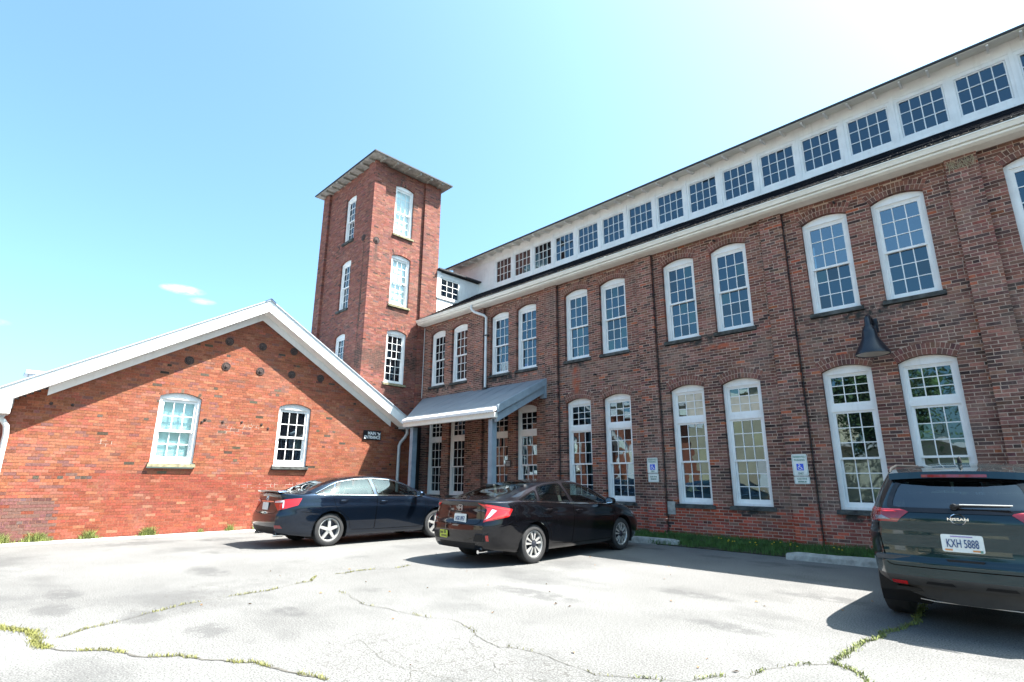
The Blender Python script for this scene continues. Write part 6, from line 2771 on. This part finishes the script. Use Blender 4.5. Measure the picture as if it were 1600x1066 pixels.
p = along(FINE['A'], 1700, .012, lambda s_: s_ < .35 or math.sin(s_ * 40) > -.3)
p += along(FINE['A'][:36], 1500, .03)
p += along(FINE['B'], 1000, .012, lambda s_: math.sin(s_ * 33) > -.55)
p += along(FINE['C'], 420, .014, lambda s_: math.sin(s_ * 47 + 1) > .55)
w_ = blades(p, 'weeds', M['weed'], .008, .032, .006, 1.3, 5)
w_['label'] = 'yellowish weeds growing along the long cracks of the car park'
w_['category'] = 'weeds'
p = along(FINE['D'], 1300, .02, lambda s_: s_ > .12 or True)
p += along(FINE['E'], 250, .018)
p += along(FINE['C'][-45:], 240, .016, lambda s_: math.sin(s_ * 23) > .1)
w_ = blades(p, 'weeds', M['weedgreen'], .006, .030, .008, 1.8, 6)
w_['label'] = 'fresh green weeds in the crack running under the teal SUV'
w_['category'] = 'weeds'
# weeds at the foot of the gable wall
p = []
for (y0, y1, n_, hh) in ((-11.6, -10.9, 700, .26), (-10.75, -10.2, 420, .17), (-9.75, -9.35, 320, .16), (-8.55, -8.2, 420, .2), (-6.6, -6.35, 160, .14), (-5.9, -5.6, 120, .12), (-5.1, -4.7, 140, .12), (-7.3, -7.1, 70, .1)):
    for i in range(n_):
        y = nrg.normal((y0 + y1) / 2, (y1 - y0) / 4)
        p.append((GX + .03 + abs(nrg.normal(0, .05)), y, 0, hh * math.exp(-((y - (y0 + y1) / 2) / (y1 - y0) * 2) ** 2) + .03))
for i, e in enumerate(p):
    pass
P_ = np.array(p)
for lo_, hi_, sd in ((0, .09, 1), (.09, .16, 2), (.16, .4, 3)):
    m_ = (P_[:, 3] >= lo_) & (P_[:, 3] < hi_)
    if m_.any():
        w_ = blades(P_[m_, :3], 'wall_weeds', M['weedgreen'], lo_ * .5 + .02, hi_ * .8 if hi_ < .4 else .26, .011, .9, 30 + sd)
        w_['label'] = {1: 'low weeds at the foot of the orange gable wall', 2: 'middling weed tufts at the foot of the orange gable wall', 3: 'tallest weed tufts at the foot of the orange gable wall'}[sd]
        w_['category'] = 'weeds'
# pale concrete apron in front of the gable
q = MB()
q.box(GX + .02, GX + .62, -13.5, -2.2, -.05, .012)
q.build('apron_path', simple('pale_apron', (.42, .41, .39), .9, var=.12, scale=5, bmp=.3), None, 'structure')
# dead leaves
q = MB()
for (x, y) in [(nrg.uniform(-9, -1.8), nrg.uniform(-10.2, -3)) for _ in range(46)]:
    a = nrg.uniform(0, 6.28)
    s_ = nrg.uniform(.012, .03)
    ca, sa = math.cos(a) * s_, math.sin(a) * s_
    q.poly([(x - ca, y - sa, .006), (x + sa * .5, y - ca * .5, .012 + s_ * .3), (x + ca, y + sa, .007), (x - sa * .5, y + ca * .5, .009)])
lv = q.build('fallen_leaves', simple('dead_leaf', (.22, .12, .05), .8, var=.4, scale=30), None, 'stuff')
lv['label'] = 'scattered dry leaf bits on the car park'
lv['category'] = 'leaves'


# ---------------------------------------------------------------- what the panes reflect: the far side of the car park
tan = thing('tan_warehouse', 'tan rendered warehouse across the car park mirrored in the mill windows', 'building', (-17, -31, 0))
tanm = simple('tan_render', (.50, .42, .29), .85, var=.12, scale=.8)
q = MB()
q.box(-13.5, 5.2, -6, 2.5, 0, 7.6)
q.build('wall', tanm, tan)
q = MB()
q.box(-13.8, 5.4, -6.2, 2.7, 7.6, 7.95)
q.build('roof', M['white_clean'], tan)
for i in range(5):
    q = MB()
    q.box(-11.5 + i * 3.2, -10.1 + i * 3.2, 2.5, 2.56, 1.4, 3.2)
    w_ = q.build('window', M['pane'], tan)
q = MB()
q.box(1.2, 3.8, 2.5, 2.58, 0, 3.0)
q.build('loading_door', M['white_clean'], tan)
shed = thing('low_shed', 'low cream shed with a long flat roof mirrored in the mill windows', 'building', (-6.0, -33, 0))
q = MB()
q.box(-5.6, 9, -4, 1.5, 0, 3.7)
q.build('wall', simple('cream_render', (.58, .55, .42), .85, var=.1, scale=1), shed)
q = MB()
q.box(-5.9, 9.3, -4.3, 1.9, 3.7, 3.95)
q.build('roof', M['white_clean'], shed)

leafm = simple('tree_leaves', (.06, .105, .025), .7, var=.5, scale=1.5)
barkm = simple('tree_bark', (.08, .06, .045), .9, var=.3, scale=8, bmp=.5)


def tree(x, y, h, r_, seed, label):
    t = thing('leafy_tree', label, 'tree', (x, y, 0), 0, 'leafy trees across the car park')
    g = np.random.default_rng(seed)
    q = MB()
    q.tube([(0, 0, 0), (.1, .05, h * .3), (.0, .1, h * .6), (.1, 0, h * .85)], [.3, .24, .15, .05], 8)
    for i in range(7):
        a = g.uniform(0, 6.28)
        z = h * g.uniform(.35, .65)
        q.tube([(0, 0, z), (math.cos(a) * r_ * .4, math.sin(a) * r_ * .4, z + h * .12), (math.cos(a) * r_ * .75, math.sin(a) * r_ * .75, z + h * .18)], [.1, .07, .03], 6)
    q.build('trunk', barkm, t, smooth=True)
    n_cl = 34
    V = []
    for i in range(n_cl):
        d = g.normal(0, 1, 3)
        d /= np.linalg.norm(d)
        c = np.array((0, 0, h * .66)) + d * np.array((r_, r_, h * .30)) * g.uniform(.45, 1.0)
        m = 220
        p = c + g.normal(0, 1, (m, 3)) * r_ * .20
        for e in p:
            u = g.normal(0, 1, 3)
            u /= np.linalg.norm(u)
            v = np.cross(u, g.normal(0, 1, 3))
            v /= np.linalg.norm(v) + 1e-9
            s_ = g.uniform(.09, .17)
            V += [e - u * s_, e + v * s_ * .5, e + u * s_, e - v * s_ * .5]
    me_ = fastmesh('crown', np.array(V), np.arange(len(V)), np.full(len(V) // 4, 4))
    me_.materials.append(leafm)
    link(bpy.data.objects.new('crown', me_), t, 'stuff')
    return t


annex = thing('brick_annex', 'orange brick annex with one white window beside the gabled building, mirrored in the mill windows', 'building', (-17, -16, 0))
q = MB()
q.box(-3, .4, -4.5, 3.6, 0, 4.6)
q.build('wall', simple('annex_brick', (.30, .095, .05), .9, var=.25, scale=9), annex)
q = MB()
q.box(.4, .5, 1.7, 2.9, 1.0, 3.2)
q.build('window', M['white_clean'], annex)
q = MB()
q.box(-3.2, .9, -4.7, 3.7, 4.6, 4.9)
q.build('roof', M['white_clean'], annex)
tree(-7.5, -27.0, 9.5, 3.2, 1, 'leafy tree before the low cream shed')
tree(-1.5, -38.5, 12.5, 4.4, 2, 'tall leafy tree behind the low cream shed')
tree(-10.0, -40.0, 12.0, 4.2, 3, 'broad leafy tree between shed and warehouse')
